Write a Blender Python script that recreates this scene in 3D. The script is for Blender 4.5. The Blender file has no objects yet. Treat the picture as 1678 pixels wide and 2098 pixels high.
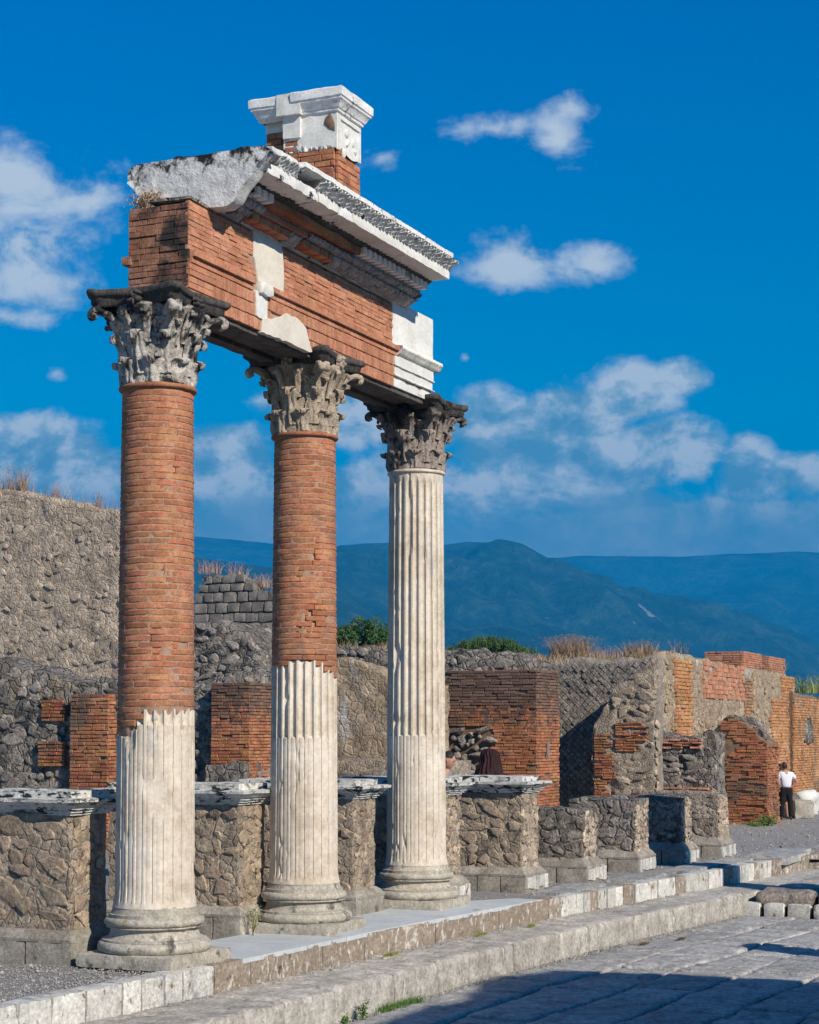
import bpy, math, random
from math import sin, cos, pi, radians, sqrt, floor
from mathutils import Vector, Matrix, noise

sc = bpy.context.scene
COL = sc.collection
random.seed(7)

# ------------------------------------------------------------------ camera
CAM = Vector((-13.32, -8.15, 1.88)); YAW = radians(23.68); TILT = .0465; FPX = 3800.0
DX = Vector((cos(YAW), sin(YAW), 0)); RX = Vector((sin(YAW), -cos(YAW), 0)); ZX = Vector((0, 0, 1))
cam = bpy.data.objects.new('camera', bpy.data.cameras.new('camera')); COL.objects.link(cam)
cam.location = CAM; cam.rotation_euler = (pi / 2 + TILT, 0, YAW - pi / 2)
cam.data.sensor_fit = 'HORIZONTAL'; cam.data.sensor_width = 36; cam.data.lens = FPX / 1678 * 36
cam.data.shift_y = (1505 - FPX * math.tan(TILT) - 1049) / 1678
cam.data.clip_start = .1; cam.data.clip_end = 30000
sc.camera = cam

# ------------------------------------------------------------------ light
SUN_EL = 33.0
S = Vector((-.47, -.883, 0)).normalized()                     # horizontal direction towards the sun
SUNV = (S * cos(radians(SUN_EL)) + ZX * sin(radians(SUN_EL))).normalized()
sun = bpy.data.objects.new('sun', bpy.data.lights.new('sun', 'SUN')); COL.objects.link(sun)
sun.data.energy = 5.3; sun.data.angle = radians(.53); sun.data.color = (1, .9, .76)
sun.rotation_euler = SUNV.to_track_quat('Z', 'Y').to_euler()
sun['kind'] = 'structure'
sc.view_settings.view_transform = 'Standard'; sc.view_settings.look = 'None'
sc.view_settings.exposure = 0; sc.view_settings.gamma = 1; sc.view_settings.use_curve_mapping = False
sc.cycles.max_bounces = 6; sc.cycles.volume_bounces = 0

CLOUDS = [  # centre and half size seen from the forum, milliradians of bearing and height; weight
]
def cl(x, y, a, b, w=1.0): CLOUDS.append(((x - 839) / 3.8, (1505 - y) / 3.8, a / 3.8, b / 3.8, w))
cl(985, 860, 95, 95, 1.4); cl(1070, 910, 170, 110, 1.7); cl(1190, 860, 140, 95, 1.6); cl(1300, 815, 120, 75, 1.4); cl(1395, 785, 75, 50, 1.2)
cl(1200, 950, 250, 100, 1.9); cl(1370, 925, 130, 80, 1.5); cl(1245, 1015, 120, 75, 1.6); cl(1530, 975, 70, 85, 1.25); cl(1595, 990, 60, 50, .9)
cl(1050, 1050, 420, 95, 2.2); cl(1400, 1095, 520, 72, 2.2); cl(780, 1040, 300, 120, 1.8); cl(450, 950, 150, 105, 1.4); cl(500, 1060, 320, 95, 2.0)
cl(80, 940, 200, 95, 1.5); cl(190, 990, 170, 90, 1.5); cl(120, 1030, 320, 80, 1.8); cl(730, 880, 140, 80, .9)
cl(40, 520, 250, 130, .5); cl(60, 600, 170, 80, .5); cl(195, 440, 130, 90, .48); cl(20, 680, 150, 34, .6); cl(30, 400, 130, 90, .58)
cl(1150, 310, 70, 62, .5); cl(1185, 255, 62, 45, .5); cl(1010, 290, 130, 36, .42); cl(1040, 565, 120, 62, .66); cl(1215, 560, 120, 42, .52); cl(780, 345, 50, 24, .3); cl(953, 738, 14, 13, .4)
cl(115, 782, 45, 26, .42); cl(560, 830, 90, 40, .65); cl(1650, 985, 80, 50, .8)

def build_world():
    w = bpy.data.worlds.new('World'); sc.world = w; w.use_nodes = True
    nt = w.node_tree; N = nt.nodes; L = nt.links; N.clear()
    def nd(t, **k):
        n = N.new(t)
        for a, b in k.items(): setattr(n, a, b)
        return n
    def mth(op, a, b=None, c=None, clamp=False):
        n = nd('ShaderNodeMath', operation=op, use_clamp=clamp)
        for i, v in enumerate((a, b, c)):
            if v is None: continue
            if isinstance(v, (int, float)): n.inputs[i].default_value = v
            else: L.new(v, n.inputs[i])
        return n.outputs[0]
    def dot(v, d):
        n = nd('ShaderNodeVectorMath', operation='DOT_PRODUCT'); L.new(v, n.inputs[0]); n.inputs[1].default_value = d; return n.outputs['Value']
    tc = nd('ShaderNodeTexCoord').outputs['Generated']
    sky = nd('ShaderNodeTexSky', sky_type='NISHITA'); sky.sun_disc = False
    sky.sun_elevation = radians(SUN_EL); sky.sun_rotation = math.atan2(S.x, S.y)
    sky.altitude = 300; sky.air_density = 1.0; sky.dust_density = .2; sky.ozone_density = 3.0
    az = mth('ARCTAN2', dot(tc, tuple(RX)), dot(tc, tuple(DX))); el = mth('ARCSINE', dot(tc, (0, 0, 1)))
    # deep saturated blue of a dry clear day, a little paler low down
    rmp = nd('ShaderNodeValToRGB'); L.new(mth('MULTIPLY', el, 2.0, clamp=True), rmp.inputs[0])
    cr = rmp.color_ramp; cr.elements[0].position = .0; cr.elements[0].color = SKYT[0]; cr.elements[1].position = 1; cr.elements[1].color = SKYT[3]
    e = cr.elements.new(.35); e.color = SKYT[1]; e = cr.elements.new(.8); e.color = SKYT[2]
    mul = nd('ShaderNodeMix', data_type='RGBA', blend_type='MULTIPLY'); mul.inputs[0].default_value = 1
    L.new(sky.outputs[0], mul.inputs[6]); L.new(rmp.outputs[0], mul.inputs[7])
    base = mul.outputs[2]
    u = mth('MULTIPLY', az, 1000.0); v = mth('MULTIPLY', el, 1000.0)
    cmb = nd('ShaderNodeCombineXYZ'); L.new(mth('MULTIPLY', az, 1.0), cmb.inputs[0]); L.new(mth('MULTIPLY', el, 1.35), cmb.inputs[1])
    def fbm(sc_, det, off, rough=.58, dist=.0):
        m = nd('ShaderNodeMapping'); L.new(cmb.outputs[0], m.inputs[0]); m.inputs['Location'].default_value = off
        n = nd('ShaderNodeTexNoise', noise_dimensions='3D'); L.new(m.outputs[0], n.inputs['Vector'])
        n.inputs['Scale'].default_value = sc_; n.inputs['Detail'].default_value = det; n.inputs['Roughness'].default_value = rough
        n.inputs['Distortion'].default_value = dist
        return n.outputs[0]
    tot = None
    for cu, cv, a, b, wt in CLOUDS:
        d1 = mth('MULTIPLY_ADD', u, 1 / a, -cu / a); d2 = mth('MULTIPLY_ADD', v, 1 / b, -cv / b)
        r2 = mth('MULTIPLY_ADD', d1, d1, mth('MULTIPLY', d2, d2))
        k = mth('MULTIPLY', mth('SUBTRACT', 1.0, mth('SQRT', r2)), wt)
        tot = k if tot is None else mth('SMOOTH_MAX', tot, k, .12)
    n1 = fbm(24, 12, (3.1, 1.7, 0), .6, .2); n1b = fbm(24, 12, (3.09, 1.688, 0.), .6, .2); n2 = fbm(8, 5, (7.3, 2.2, 1), .5)
    def sm(src, lo, hi, top=1.0):
        m = nd('ShaderNodeMapRange', interpolation_type='SMOOTHSTEP'); L.new(src, m.inputs[0]); m.inputs[1].default_value = lo; m.inputs[2].default_value = hi; m.inputs[4].default_value = top; return m.outputs[0]
    dens = mth('MULTIPLY_ADD', mth('SUBTRACT', n1, .5), 1.6, mth('MULTIPLY_ADD', mth('SUBTRACT', n2, .5), .9, tot))
    cover = sm(dens, .03, .55, .93)
    # lit heads, blue grey bases: slope of the cloud noise towards the sun, broad swells, height in the bank
    lit = mth('MULTIPLY_ADD', mth('SUBTRACT', n1, n1b), 4.2, .52)
    lit = mth('MULTIPLY_ADD', mth('SUBTRACT', v, 140.0), .0062, lit)
    lit = mth('MULTIPLY_ADD', mth('SUBTRACT', n2, .5), 1.5, lit)
    lit = mth('MULTIPLY_ADD', mth('SUBTRACT', n1, .5), .5, lit)
    cr2 = nd('ShaderNodeValToRGB'); L.new(lit, cr2.inputs[0])
    cr2.color_ramp.elements[0].color = (.13, .33, .5, 1); cr2.color_ramp.elements[0].position = .0
    cr2.color_ramp.elements[1].color = (.7, .78, .84, 1); cr2.color_ramp.elements[1].position = 1.0
    e = cr2.color_ramp.elements.new(.42); e.color = (.27, .46, .61, 1)
    def scl(src, k): q = nd('ShaderNodeVectorMath', operation='SCALE'); L.new(src, q.inputs[0]); q.inputs[3].default_value = k; return q.outputs[0]
    mx = nd('ShaderNodeMix', data_type='RGBA'); L.new(cover, mx.inputs[0]); L.new(base, mx.inputs[6]); L.new(scl(cr2.outputs[0], 10.0), mx.inputs[7])
    # long stratus deck lying on the mountains
    dk = mth('MULTIPLY_ADD', mth('SUBTRACT', n2, .5), 75.0, mth('SUBTRACT', 127.0, v)); dk = mth('MULTIPLY_ADD', mth('SUBTRACT', n1, .5), 40.0, dk)
    cr3 = nd('ShaderNodeValToRGB'); L.new(mth('MULTIPLY_ADD', mth('SUBTRACT', n1, .5), 1.5, mth('MULTIPLY_ADD', mth('SUBTRACT', n2, .5), 1.0, mth('MULTIPLY_ADD', mth('SUBTRACT', 122.0, v), .012, .35))), cr3.inputs[0])
    cr3.color_ramp.elements[0].color = (.1, .3, .48, 1); cr3.color_ramp.elements[0].position = .1; cr3.color_ramp.elements[1].color = (.3, .46, .6, 1); cr3.color_ramp.elements[1].position = .9
    m2 = nd('ShaderNodeMix', data_type='RGBA'); L.new(sm(dk, -6.0, 16.0, .88), m2.inputs[0]); L.new(mx.outputs[2], m2.inputs[6]); L.new(scl(cr3.outputs[0], 10.0), m2.inputs[7]); mx = m2
    bg = nd('ShaderNodeBackground'); L.new(mx.outputs[2], bg.inputs[0]); bg.inputs[1].default_value = .1
    out = nd('ShaderNodeOutputWorld'); L.new(bg.outputs[0], out.inputs[0])
SKYT = [(.0, .42, .62, 1), (.0, .68, 1.0, 1), (.0, .6, 1.2, 1), (.06, .6, 1.1, 1)]
build_world()

# ------------------------------------------------------------------ geometry of the place from bearings
F3 = DX * cos(TILT) + ZX * sin(TILT); U3 = -DX * sin(TILT) + ZX * cos(TILT); PY = 1505 - FPX * math.tan(TILT)
def ray(x, y): return F3 + RX * ((x - 839) / FPX) - U3 * ((y - PY) / FPX)
def Wz(x, y, z): r = ray(x, y); return CAM + r * ((z - CAM.z) / r.z)
def Wy(x, y, Y): r = ray(x, y); return CAM + r * ((Y - CAM.y) / r.y)
def Wx(x, y, X): r = ray(x, y); return CAM + r * ((X - CAM.x) / r.x)
def Wd(x, y, d): r = ray(x, y); return CAM + r * (d / r.dot(DX))
def pxx(P): v = P - CAM; return 839 + FPX * v.dot(RX) / max(v.dot(F3), .1)
def pxy(P): v = P - CAM; return PY - FPX * v.dot(U3) / max(v.dot(F3), .1)

# ------------------------------------------------------------------ materials
MATS = {}
def mat(name, cols, scale=3.0, stain=None, stretch=(1, 1, 1), bump=.25, bscale=60.0, rough=.9, var=.12, hue=.0, bdist=.01, cells=None, detail=8, fine=.35, zsoot=None, fscale=None, cellk=.9, cellv=.25):
    """cols: list of (position, rgb) along a noise; stain: list of (rgb, scale, lo, hi, stretch)"""
    if name in MATS: return MATS[name]
    m = bpy.data.materials.new(name); m.use_nodes = True; nt = m.node_tree; N = nt.nodes; L = nt.links
    b = N['Principled BSDF']; b.inputs['Roughness'].default_value = rough
    if 'Specular IOR Level' in b.inputs: b.inputs['Specular IOR Level'].default_value = .25
    geo = N.new('ShaderNodeNewGeometry'); oi = N.new('ShaderNodeObjectInfo')
    def mp(st):
        v = N.new('ShaderNodeMapping'); v.inputs['Scale'].default_value = st; L.new(geo.outputs['Position'], v.inputs[0]); return v.outputs[0]
    def nz(sc_, det, st, rg=.6, dist=0.0):
        n = N.new('ShaderNodeTexNoise'); L.new(mp(st), n.inputs['Vector']); n.inputs['Scale'].default_value = sc_
        n.inputs['Detail'].default_value = det; n.inputs['Roughness'].default_value = rg; n.inputs['Distortion'].default_value = dist; return n.outputs[0]
    ramp = N.new('ShaderNodeValToRGB')
    mixn = N.new('ShaderNodeMath'); mixn.operation = 'MULTIPLY'; L.new(nz(scale, detail, stretch), mixn.inputs[0]); mixn.inputs[1].default_value = .5
    hi = N.new('ShaderNodeMath'); hi.operation = 'MULTIPLY_ADD'; hf = nz(scale * 5.3, 10, stretch, .78); L.new(hf, hi.inputs[0]); hi.inputs[1].default_value = .5; L.new(mixn.outputs[0], hi.inputs[2])
    ct = N.new('ShaderNodeMath'); ct.operation = 'MULTIPLY_ADD'; L.new(hi.outputs[0], ct.inputs[0]); ct.inputs[1].default_value = 1.9; ct.inputs[2].default_value = -.45
    L.new(ct.outputs[0], ramp.inputs[0])
    cr = ramp.color_ramp
    cr.elements[0].position = cols[0][0]; cr.elements[0].color = (*cols[0][1], 1)
    cr.elements[1].position = cols[-1][0]; cr.elements[1].color = (*cols[-1][1], 1)
    for p, c in cols[1:-1]: e = cr.elements.new(p); e.color = (*c, 1)
    c = ramp.outputs[0]
    for k, (rgb, ss, lo, hi, st) in enumerate(stain or []):
        r = N.new('ShaderNodeMapRange'); r.interpolation_type = 'SMOOTHSTEP'
        L.new(nz(ss, 9, st, .65, .3), r.inputs[0]); r.inputs[1].default_value = lo; r.inputs[2].default_value = hi
        x = N.new('ShaderNodeMix'); x.data_type = 'RGBA'; L.new(r.outputs[0], x.inputs[0]); L.new(c, x.inputs[6]); x.inputs[7].default_value = (*rgb, 1); c = x.outputs[2]
    if zsoot:
        z0, z1, rgb = zsoot; sx = N.new('ShaderNodeSeparateXYZ'); L.new(geo.outputs['Position'], sx.inputs[0])
        mr = N.new('ShaderNodeMapRange'); L.new(sx.outputs[2], mr.inputs[0]); mr.inputs[1].default_value = z0; mr.inputs[2].default_value = z1; mr.clamp = True
        sm_ = N.new('ShaderNodeMath'); sm_.operation = 'MULTIPLY_ADD'; L.new(nz(6, 10, (1, 1, 1), .7, .4), sm_.inputs[0]); sm_.inputs[1].default_value = 2.0; L.new(mr.outputs[0], sm_.inputs[2])
        r = N.new('ShaderNodeMapRange'); r.interpolation_type = 'SMOOTHSTEP'; L.new(sm_.outputs[0], r.inputs[0]); r.inputs[1].default_value = 1.35; r.inputs[2].default_value = 1.65
        x = N.new('ShaderNodeMix'); x.data_type = 'RGBA'; L.new(r.outputs[0], x.inputs[0]); L.new(c, x.inputs[6]); x.inputs[7].default_value = (*rgb, 1); c = x.outputs[2]
    # piece to piece difference
    ad = N.new('ShaderNodeMath'); ad.operation = 'ADD'; L.new(oi.outputs['Random'], ad.inputs[0]); L.new(geo.outputs['Random Per Island'], ad.inputs[1])
    fr = N.new('ShaderNodeMath'); fr.operation = 'FRACT'; L.new(ad.outputs[0], fr.inputs[0])
    fr2 = N.new('ShaderNodeMath'); fr2.operation = 'MULTIPLY'; L.new(fr.outputs[0], fr2.inputs[0]); fr2.inputs[1].default_value = 7.31
    fr3 = N.new('ShaderNodeMath'); fr3.operation = 'FRACT'; L.new(fr2.outputs[0], fr3.inputs[0])
    fn_ = N.new('ShaderNodeMapRange'); L.new(nz(fscale or bscale * .8, 5, stretch, .75), fn_.inputs[0]); fn_.inputs[1].default_value = .3; fn_.inputs[2].default_value = .7; fn = fn_.outputs[0]
    def rng(src, lo, hi):
        r = N.new('ShaderNodeMapRange'); L.new(src, r.inputs[0]); r.inputs[3].default_value = lo; r.inputs[4].default_value = hi; return r.outputs[0]
    hs = N.new('ShaderNodeHueSaturation'); L.new(c, hs.inputs['Color'])
    pv = N.new('ShaderNodeMath'); pv.operation = 'MULTIPLY'; L.new(rng(fr.outputs[0], 1 - var, 1 + var), pv.inputs[0]); L.new(rng(fn, 1 - fine, 1 + fine), pv.inputs[1])
    L.new(pv.outputs[0], hs.inputs['Value']); L.new(rng(fr3.outputs[0], .5 - hue, .5 + hue), hs.inputs['Hue'])
    L.new(hs.outputs[0], b.inputs['Base Color'])
    h = nz(bscale, 8, stretch, .68)
    if cells:
        dn = N.new('ShaderNodeTexNoise'); L.new(mp((1, 1, 1)), dn.inputs['Vector']); dn.inputs['Scale'].default_value = cells * .6; dn.inputs['Detail'].default_value = 4
        dv = N.new('ShaderNodeVectorMath'); dv.operation = 'MULTIPLY_ADD'; L.new(dn.outputs['Color'], dv.inputs[0]); dv.inputs[1].default_value = (1.1 / cells,) * 3; L.new(mp((1, 1, 1)), dv.inputs[2])
        vo = N.new('ShaderNodeTexVoronoi'); vo.feature = 'DISTANCE_TO_EDGE'; L.new(dv.outputs[0], vo.inputs['Vector']); vo.inputs['Scale'].default_value = cells
        v2 = N.new('ShaderNodeTexVoronoi'); v2.feature = 'F1'; L.new(dv.outputs[0], v2.inputs['Vector']); v2.inputs['Scale'].default_value = cells
        sp = N.new('ShaderNodeSeparateColor'); L.new(v2.outputs['Color'], sp.inputs[0]); r1 = N.new('ShaderNodeMapRange'); L.new(sp.outputs[0], r1.inputs[0]); r1.inputs[3].default_value = 1 - cellv; r1.inputs[4].default_value = 1 + cellv
        p2 = N.new('ShaderNodeMath'); p2.operation = 'MULTIPLY'; L.new(pv.outputs[0], p2.inputs[0]); L.new(r1.outputs[0], p2.inputs[1]); L.new(p2.outputs[0], hs.inputs['Value'])
        sm = N.new('ShaderNodeMapRange'); L.new(vo.outputs['Distance'], sm.inputs[0]); sm.inputs[2].default_value = .12
        a2 = N.new('ShaderNodeMath'); a2.operation = 'MULTIPLY_ADD'; L.new(sm.outputs[0], a2.inputs[0]); a2.inputs[1].default_value = cellk; L.new(h, a2.inputs[2]); h = a2.outputs[0]
    bp = N.new('ShaderNodeBump'); bp.inputs['Strength'].default_value = bump; bp.inputs['Distance'].default_value = bdist
    L.new(h, bp.inputs['Height']); L.new(bp.outputs[0], b.inputs['Normal'])
    MATS[name] = m; return m
V1 = (1, 1, 1)
NOZ = None
M_brick = mat('brick_red', [(.25, (.25, .096, .05)), (.5, (.375, .155, .08)), (.75, (.47, .23, .13))], 6, [((.22, .12, .085), 2.2, .53, .72, V1), ((.17, .09, .06), 9, .62, .78, V1), ((.46, .3, .2), 14, .66, .8, V1)], bump=.5, bscale=70, var=.2, hue=.008, bdist=.006)
M_brickpale = mat('brick_entablature', [(.25, (.34, .14, .08)), (.5, (.45, .205, .12)), (.75, (.54, .29, .185))], 5, [((.24, .13, .09), 2.2, .58, .8, V1), ((.1, .065, .05), 12, .66, .8, V1)], bump=.5, bscale=80, var=.16, hue=.006, bdist=.006)
M_brickdark = mat('brick_blackened', [(.25, (.17, .08, .05)), (.5, (.3, .145, .09)), (.75, (.42, .23, .155))], 3, [((.035, .03, .028), 2.6, .47, .6, V1), ((.3, .28, .25), 5, .66, .72, V1)], bump=.6, bscale=60, var=.16, hue=.006, bdist=.008)
M_bricko = mat('brick_orange', [(.25, (.22, .085, .04)), (.5, (.34, .14, .068)), (.75, (.44, .225, .13))], 1.6, [((.15, .1, .07), 1.1, .48, .66, V1), ((.3, .22, .16), 7, .66, .8, V1)], bump=.7, bscale=50, var=.25, hue=.014, bdist=.01)
M_brickC = mat('brick_sooty_top', [(.25, (.24, .09, .04)), (.5, (.36, .145, .068)), (.75, (.46, .23, .125))], 1.6, [((.16, .1, .07), 1.1, .54, .7, V1)], zsoot=(1.3, 3.2, (.15, .095, .07)), bump=.7, bscale=50, var=.25, hue=.012, bdist=.01)
M_brickfar = mat('brick_far', [(.25, (.34, .15, .06)), (.5, (.47, .24, .11)), (.75, (.52, .32, .18))], 1.2, [((.22, .16, .11), .7, .52, .66, (1, 1, .6))], bump=.8, bscale=30, var=.2, hue=.01, bdist=.02)
M_mortar = mat('mortar', [(.3, (.28, .175, .12)), (.7, (.42, .29, .21))], 8, [((.08, .06, .05), 5, .6, .75, V1)], bump=.6, bscale=90, var=0, bdist=.01)
M_mortarO = mat('mortar_brown', [(.3, (.13, .085, .055)), (.7, (.24, .17, .115))], 5, [((.06, .05, .042), 3, .58, .75, V1)], bump=.6, bscale=60, var=0, bdist=.02)
M_white = mat('white_marble', [(.3, (.56, .56, .52)), (.7, (.74, .74, .7))], 4, [((.38, .36, .31), 3, .62, .8, V1), ((.05, .055, .06), 7, .72, .75, V1)], bump=.35, bscale=50, var=.04, bdist=.008, fine=.12)
M_whitedirty = mat('white_marble_lichened', [(.3, (.6, .6, .585)), (.7, (.78, .78, .765))], 4, [((.22, .215, .2), 6, .6, .7, V1), ((.03, .035, .04), 7, .615, .65, V1), ((.025, .03, .03), 26, .68, .71, V1)], bump=.5, bscale=45, var=.05, bdist=.012, fine=.15)
M_whitesoot = mat('white_marble_black_top', [(.3, (.6, .6, .585)), (.7, (.78, .78, .765))], 4, [((.22, .215, .2), 6, .6, .7, V1), ((.025, .03, .03), 26, .66, .69, V1)], zsoot=(6.5, 7.1, (.02, .024, .026)), bump=.8, bscale=30, var=.05, bdist=.02, fine=.2)
M_carved = mat('carved_marble', [(.3, (.22, .215, .205)), (.7, (.46, .45, .43))], 12, [((.07, .07, .07), 7, .55, .66, V1)], bump=.6, bscale=60, var=.15, bdist=.01)
M_soffit = mat('dark_stone', [(.3, (.05, .045, .04)), (.7, (.14, .12, .105))], 5, [((.3, .29, .27), 8, .66, .76, V1)], bump=.5, bscale=50, var=.08)  # dark tone for the undersides of beam and cornice
M_plaster = mat('cream_plaster', [(.3, (.56, .52, .44)), (.7, (.68, .64, .56))], 4, [((.42, .33, .24), 4, .62, .85, V1)], bump=.25, bscale=60, var=.02, bdist=.005, fine=.08)
M_flute = mat('fluted_marble', [(.28, (.43, .36, .28)), (.5, (.575, .51, .42)), (.72, (.68, .625, .54))], 2.2, [((.4, .42, .43), 3.2, .58, .75, (1, 1, .5)), ((.5, .38, .25), 5, .64, .8, V1), ((.2, .17, .14), 22, .69, .75, (1, 1, .4))], bump=.3, bscale=40, var=.02, bdist=.007, fine=.14)
M_flutegrey = M_flute
M_base = mat('base_marble', [(.3, (.3, .27, .22)), (.7, (.5, .47, .4))], 5, [((.09, .085, .075), 5, .54, .68, V1), ((.36, .22, .07), 9, .6, .74, V1), ((.6, .6, .57), 8, .66, .72, V1)], bump=.6, bscale=45, var=.08, bdist=.012)
M_cap1 = mat('capital_blackened', [(.3, (.26, .24, .215)), (.5, (.5, .46, .41)), (.7, (.62, .585, .53))], 7, [((.02, .022, .026), 3.4, .5, .6, V1), ((.03, .03, .032), 15, .6, .7, V1)], zsoot=(5.15, 5.65, (.025, .026, .03)), bump=1, bscale=45, var=.1, bdist=.02)
M_cap2 = mat('capital_tan', [(.3, (.26, .205, .155)), (.5, (.42, .35, .27)), (.7, (.54, .46, .36))], 6, [((.07, .06, .055), 4, .6, .74, V1)], bump=1, bscale=45, var=.1, bdist=.02)
M_cap3 = mat('capital_grey', [(.3, (.16, .135, .12)), (.5, (.29, .245, .215)), (.7, (.42, .355, .31))], 6, [((.03, .03, .03), 4, .54, .68, V1), ((.45, .32, .17), 8, .7, .78, V1)], zsoot=(5.1, 5.6, (.035, .032, .032)), bump=1, bscale=45, var=.1, bdist=.02)
M_abacus = mat('abacus_black', [(.3, (.035, .034, .034)), (.7, (.1, .09, .082))], 9, [((.2, .19, .18), 9, .66, .76, V1), ((.2, .1, .07), 5, .68, .76, V1)], bump=.8, bscale=45, var=.05, bdist=.012)
M_rubble = mat('rubble_mortar', [(.3, (.22, .175, .135)), (.5, (.34, .28, .215)), (.7, (.46, .385, .3))], 5, [((.1, .09, .085), 3, .56, .7, V1), ((.44, .34, .22), 5, .62, .76, V1)], bump=1, bscale=30, var=0, bdist=.04, cells=9, cellk=.4, cellv=.22)
M_rstone = mat('rubble_stone', [(.3, (.22, .17, .125)), (.5, (.35, .275, .2)), (.7, (.48, .385, .28))], 9, [((.15, .135, .12), 4, .54, .7, V1)], bump=1, bscale=40, var=.26, hue=.012, bdist=.02)
M_rgrey = mat('rubble_grey', [(.3, (.13, .118, .105)), (.5, (.24, .215, .185)), (.7, (.37, .33, .285))], 5, [((.07, .066, .062), 2, .54, .68, V1), ((.55, .53, .5), 18, .66, .71, V1), ((.3, .24, .16), 1.3, .56, .7, V1)], bump=1, bscale=22, var=0, bdist=.07, cells=5.5, cellk=.8, cellv=.32, fine=.45)
M_rgreystone = mat('rubble_grey_stone', [(.3, (.14, .125, .11)), (.5, (.26, .23, .195)), (.7, (.4, .35, .29))], 6, [((.07, .07, .07), 3, .56, .68, V1), ((.55, .53, .5), 25, .64, .71, V1)], bump=1, bscale=30, var=.25, hue=.01, bdist=.03)
M_tan = mat('tan_rubble', [(.3, (.3, .235, .175)), (.5, (.46, .375, .285)), (.7, (.58, .48, .375))], 3.5, [((.2, .165, .135), 5, .56, .7, V1), ((.5, .36, .18), .8, .68, .76, V1)], bump=1, bscale=14, var=0, bdist=.07, cells=6, cellk=.28, cellv=.14)
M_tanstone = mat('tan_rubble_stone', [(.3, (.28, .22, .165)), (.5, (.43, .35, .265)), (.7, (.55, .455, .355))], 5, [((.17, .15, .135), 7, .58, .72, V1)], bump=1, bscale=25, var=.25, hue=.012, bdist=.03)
M_tuff = mat('tuff_block', [(.3, (.13, .12, .11)), (.5, (.22, .2, .175)), (.7, (.32, .29, .25))], 3, [((.3, .29, .27), 6, .7, .78, V1)], bump=.9, bscale=25, var=.2, hue=.006, bdist=.04)
M_ptan = mat('old_plaster_wall', [(.3, (.25, .18, .12)), (.5, (.38, .295, .2)), (.7, (.48, .39, .29))], 2.5, [((.5, .5, .48), 1.3, .58, .68, (1, 1, .5)), ((.12, .1, .08), 5, .6, .75, V1)], bump=1, bscale=18, var=0, bdist=.06, cells=5, cellk=.3, cellv=.1, fine=.4)
M_retic = mat('reticulate', [(.3, (.2, .175, .15)), (.7, (.36, .31, .265))], 4, None, bump=1, bscale=14, var=0, bdist=.05)
M_coping = mat('coping_marble', [(.3, (.46, .46, .43)), (.7, (.66, .65, .61))], 5, [((.2, .2, .19), 7, .53, .64, (1, 1, 2)), ((.025, .03, .032), 5, .54, .58, (1, 1, 3))], bump=.6, bscale=40, var=.1, bdist=.012)
M_pbase = mat('pier_base_stone', [(.3, (.2, .175, .145)), (.5, (.28, .255, .215)), (.7, (.38, .355, .31))], 5, [((.1, .1, .085), 4, .56, .72, V1), ((.42, .4, .36), 9, .66, .74, V1)], bump=.6, bscale=40, var=.18, bdist=.012)
M_kerbw = mat('kerb_marble', [(.3, (.4, .4, .37)), (.7, (.6, .585, .54))], 6, [((.25, .27, .27), 4, .55, .66, (1, 1, .5)), ((.2, .15, .1), 9, .58, .64, (1, 1, .6))], bump=.4, bscale=40, var=.16, hue=.006, bdist=.01)
M_kerbb = mat('kerb_brown', [(.3, (.2, .16, .12)), (.7, (.32, .265, .21))], 6, [((.52, .5, .46), 17, .55, .63, (1, 1, .5)), ((.5, .48, .44), 3, .57, .66, V1), ((.1, .08, .06), 10, .6, .7, V1)], bump=.7, bscale=40, var=.12, bdist=.012)
M_slab = mat('pale_marble_floor', [(.3, (.42, .46, .48)), (.7, (.54, .57, .58))], 2.5, [((.3, .31, .31), 5, .6, .75, V1), ((.25, .21, .17), 9, .7, .78, V1)], bump=.15, bscale=30, var=.05, bdist=.01, rough=.7, fine=.1)
M_step = mat('step_travertine', [(.3, (.27, .255, .225)), (.5, (.42, .395, .35)), (.7, (.55, .52, .465))], 5, [((.17, .155, .13), 11, .53, .66, (1, 1, .3)), ((.62, .6, .54), 11, .59, .68, (1, 1, .3)), ((.09, .085, .08), 5, .66, .76, V1)], bump=.8, bscale=30, var=.12, bdist=.02)
M_paving = mat('basalt_paving', [(.3, (.25, .25, .24)), (.5, (.38, .375, .36)), (.7, (.5, .49, .46))], 4, [((.14, .14, .14), 7, .6, .72, V1), ((.42, .4, .36), 3, .62, .78, V1)], bump=1, bscale=20, var=.12, hue=.004, bdist=.035, rough=.8)
M_joint = mat('street_dirt', [(.3, (.06, .058, .055)), (.7, (.13, .12, .105))], 12, None, bump=.8, bscale=70, var=0, bdist=.02)
M_gravel = mat('grey_gravel', [(.3, (.2, .195, .185)), (.5, (.32, .31, .295)), (.7, (.44, .43, .41))], 30, [((.12, .11, .1), 2, .58, .75, V1), ((.28, .25, .2), 1.2, .6, .75, V1)], bump=1, bscale=160, var=0, bdist=.02, fine=.5)
M_pebble = mat('pebble', [(.3, (.2, .195, .185)), (.7, (.36, .35, .335))], 40, None, bump=.2, bscale=90, var=.45, bdist=.01)
M_earth = mat('earth', [(.3, (.13, .11, .085)), (.7, (.22, .19, .15))], .2, [((.08, .1, .05), .05, .5, .6, V1)], bump=1, bscale=5, var=0, bdist=.1)
M_leaf = mat('bush_leaf', [(.3, (.025, .06, .018)), (.5, (.05, .11, .03)), (.7, (.1, .17, .05))], 3, None, bump=0, var=.4, hue=.02, rough=.6)
M_leafb = mat('bright_leaf', [(.3, (.05, .12, .02)), (.7, (.12, .22, .05))], 8, None, bump=0, var=.4, hue=.02, rough=.6)
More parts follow.
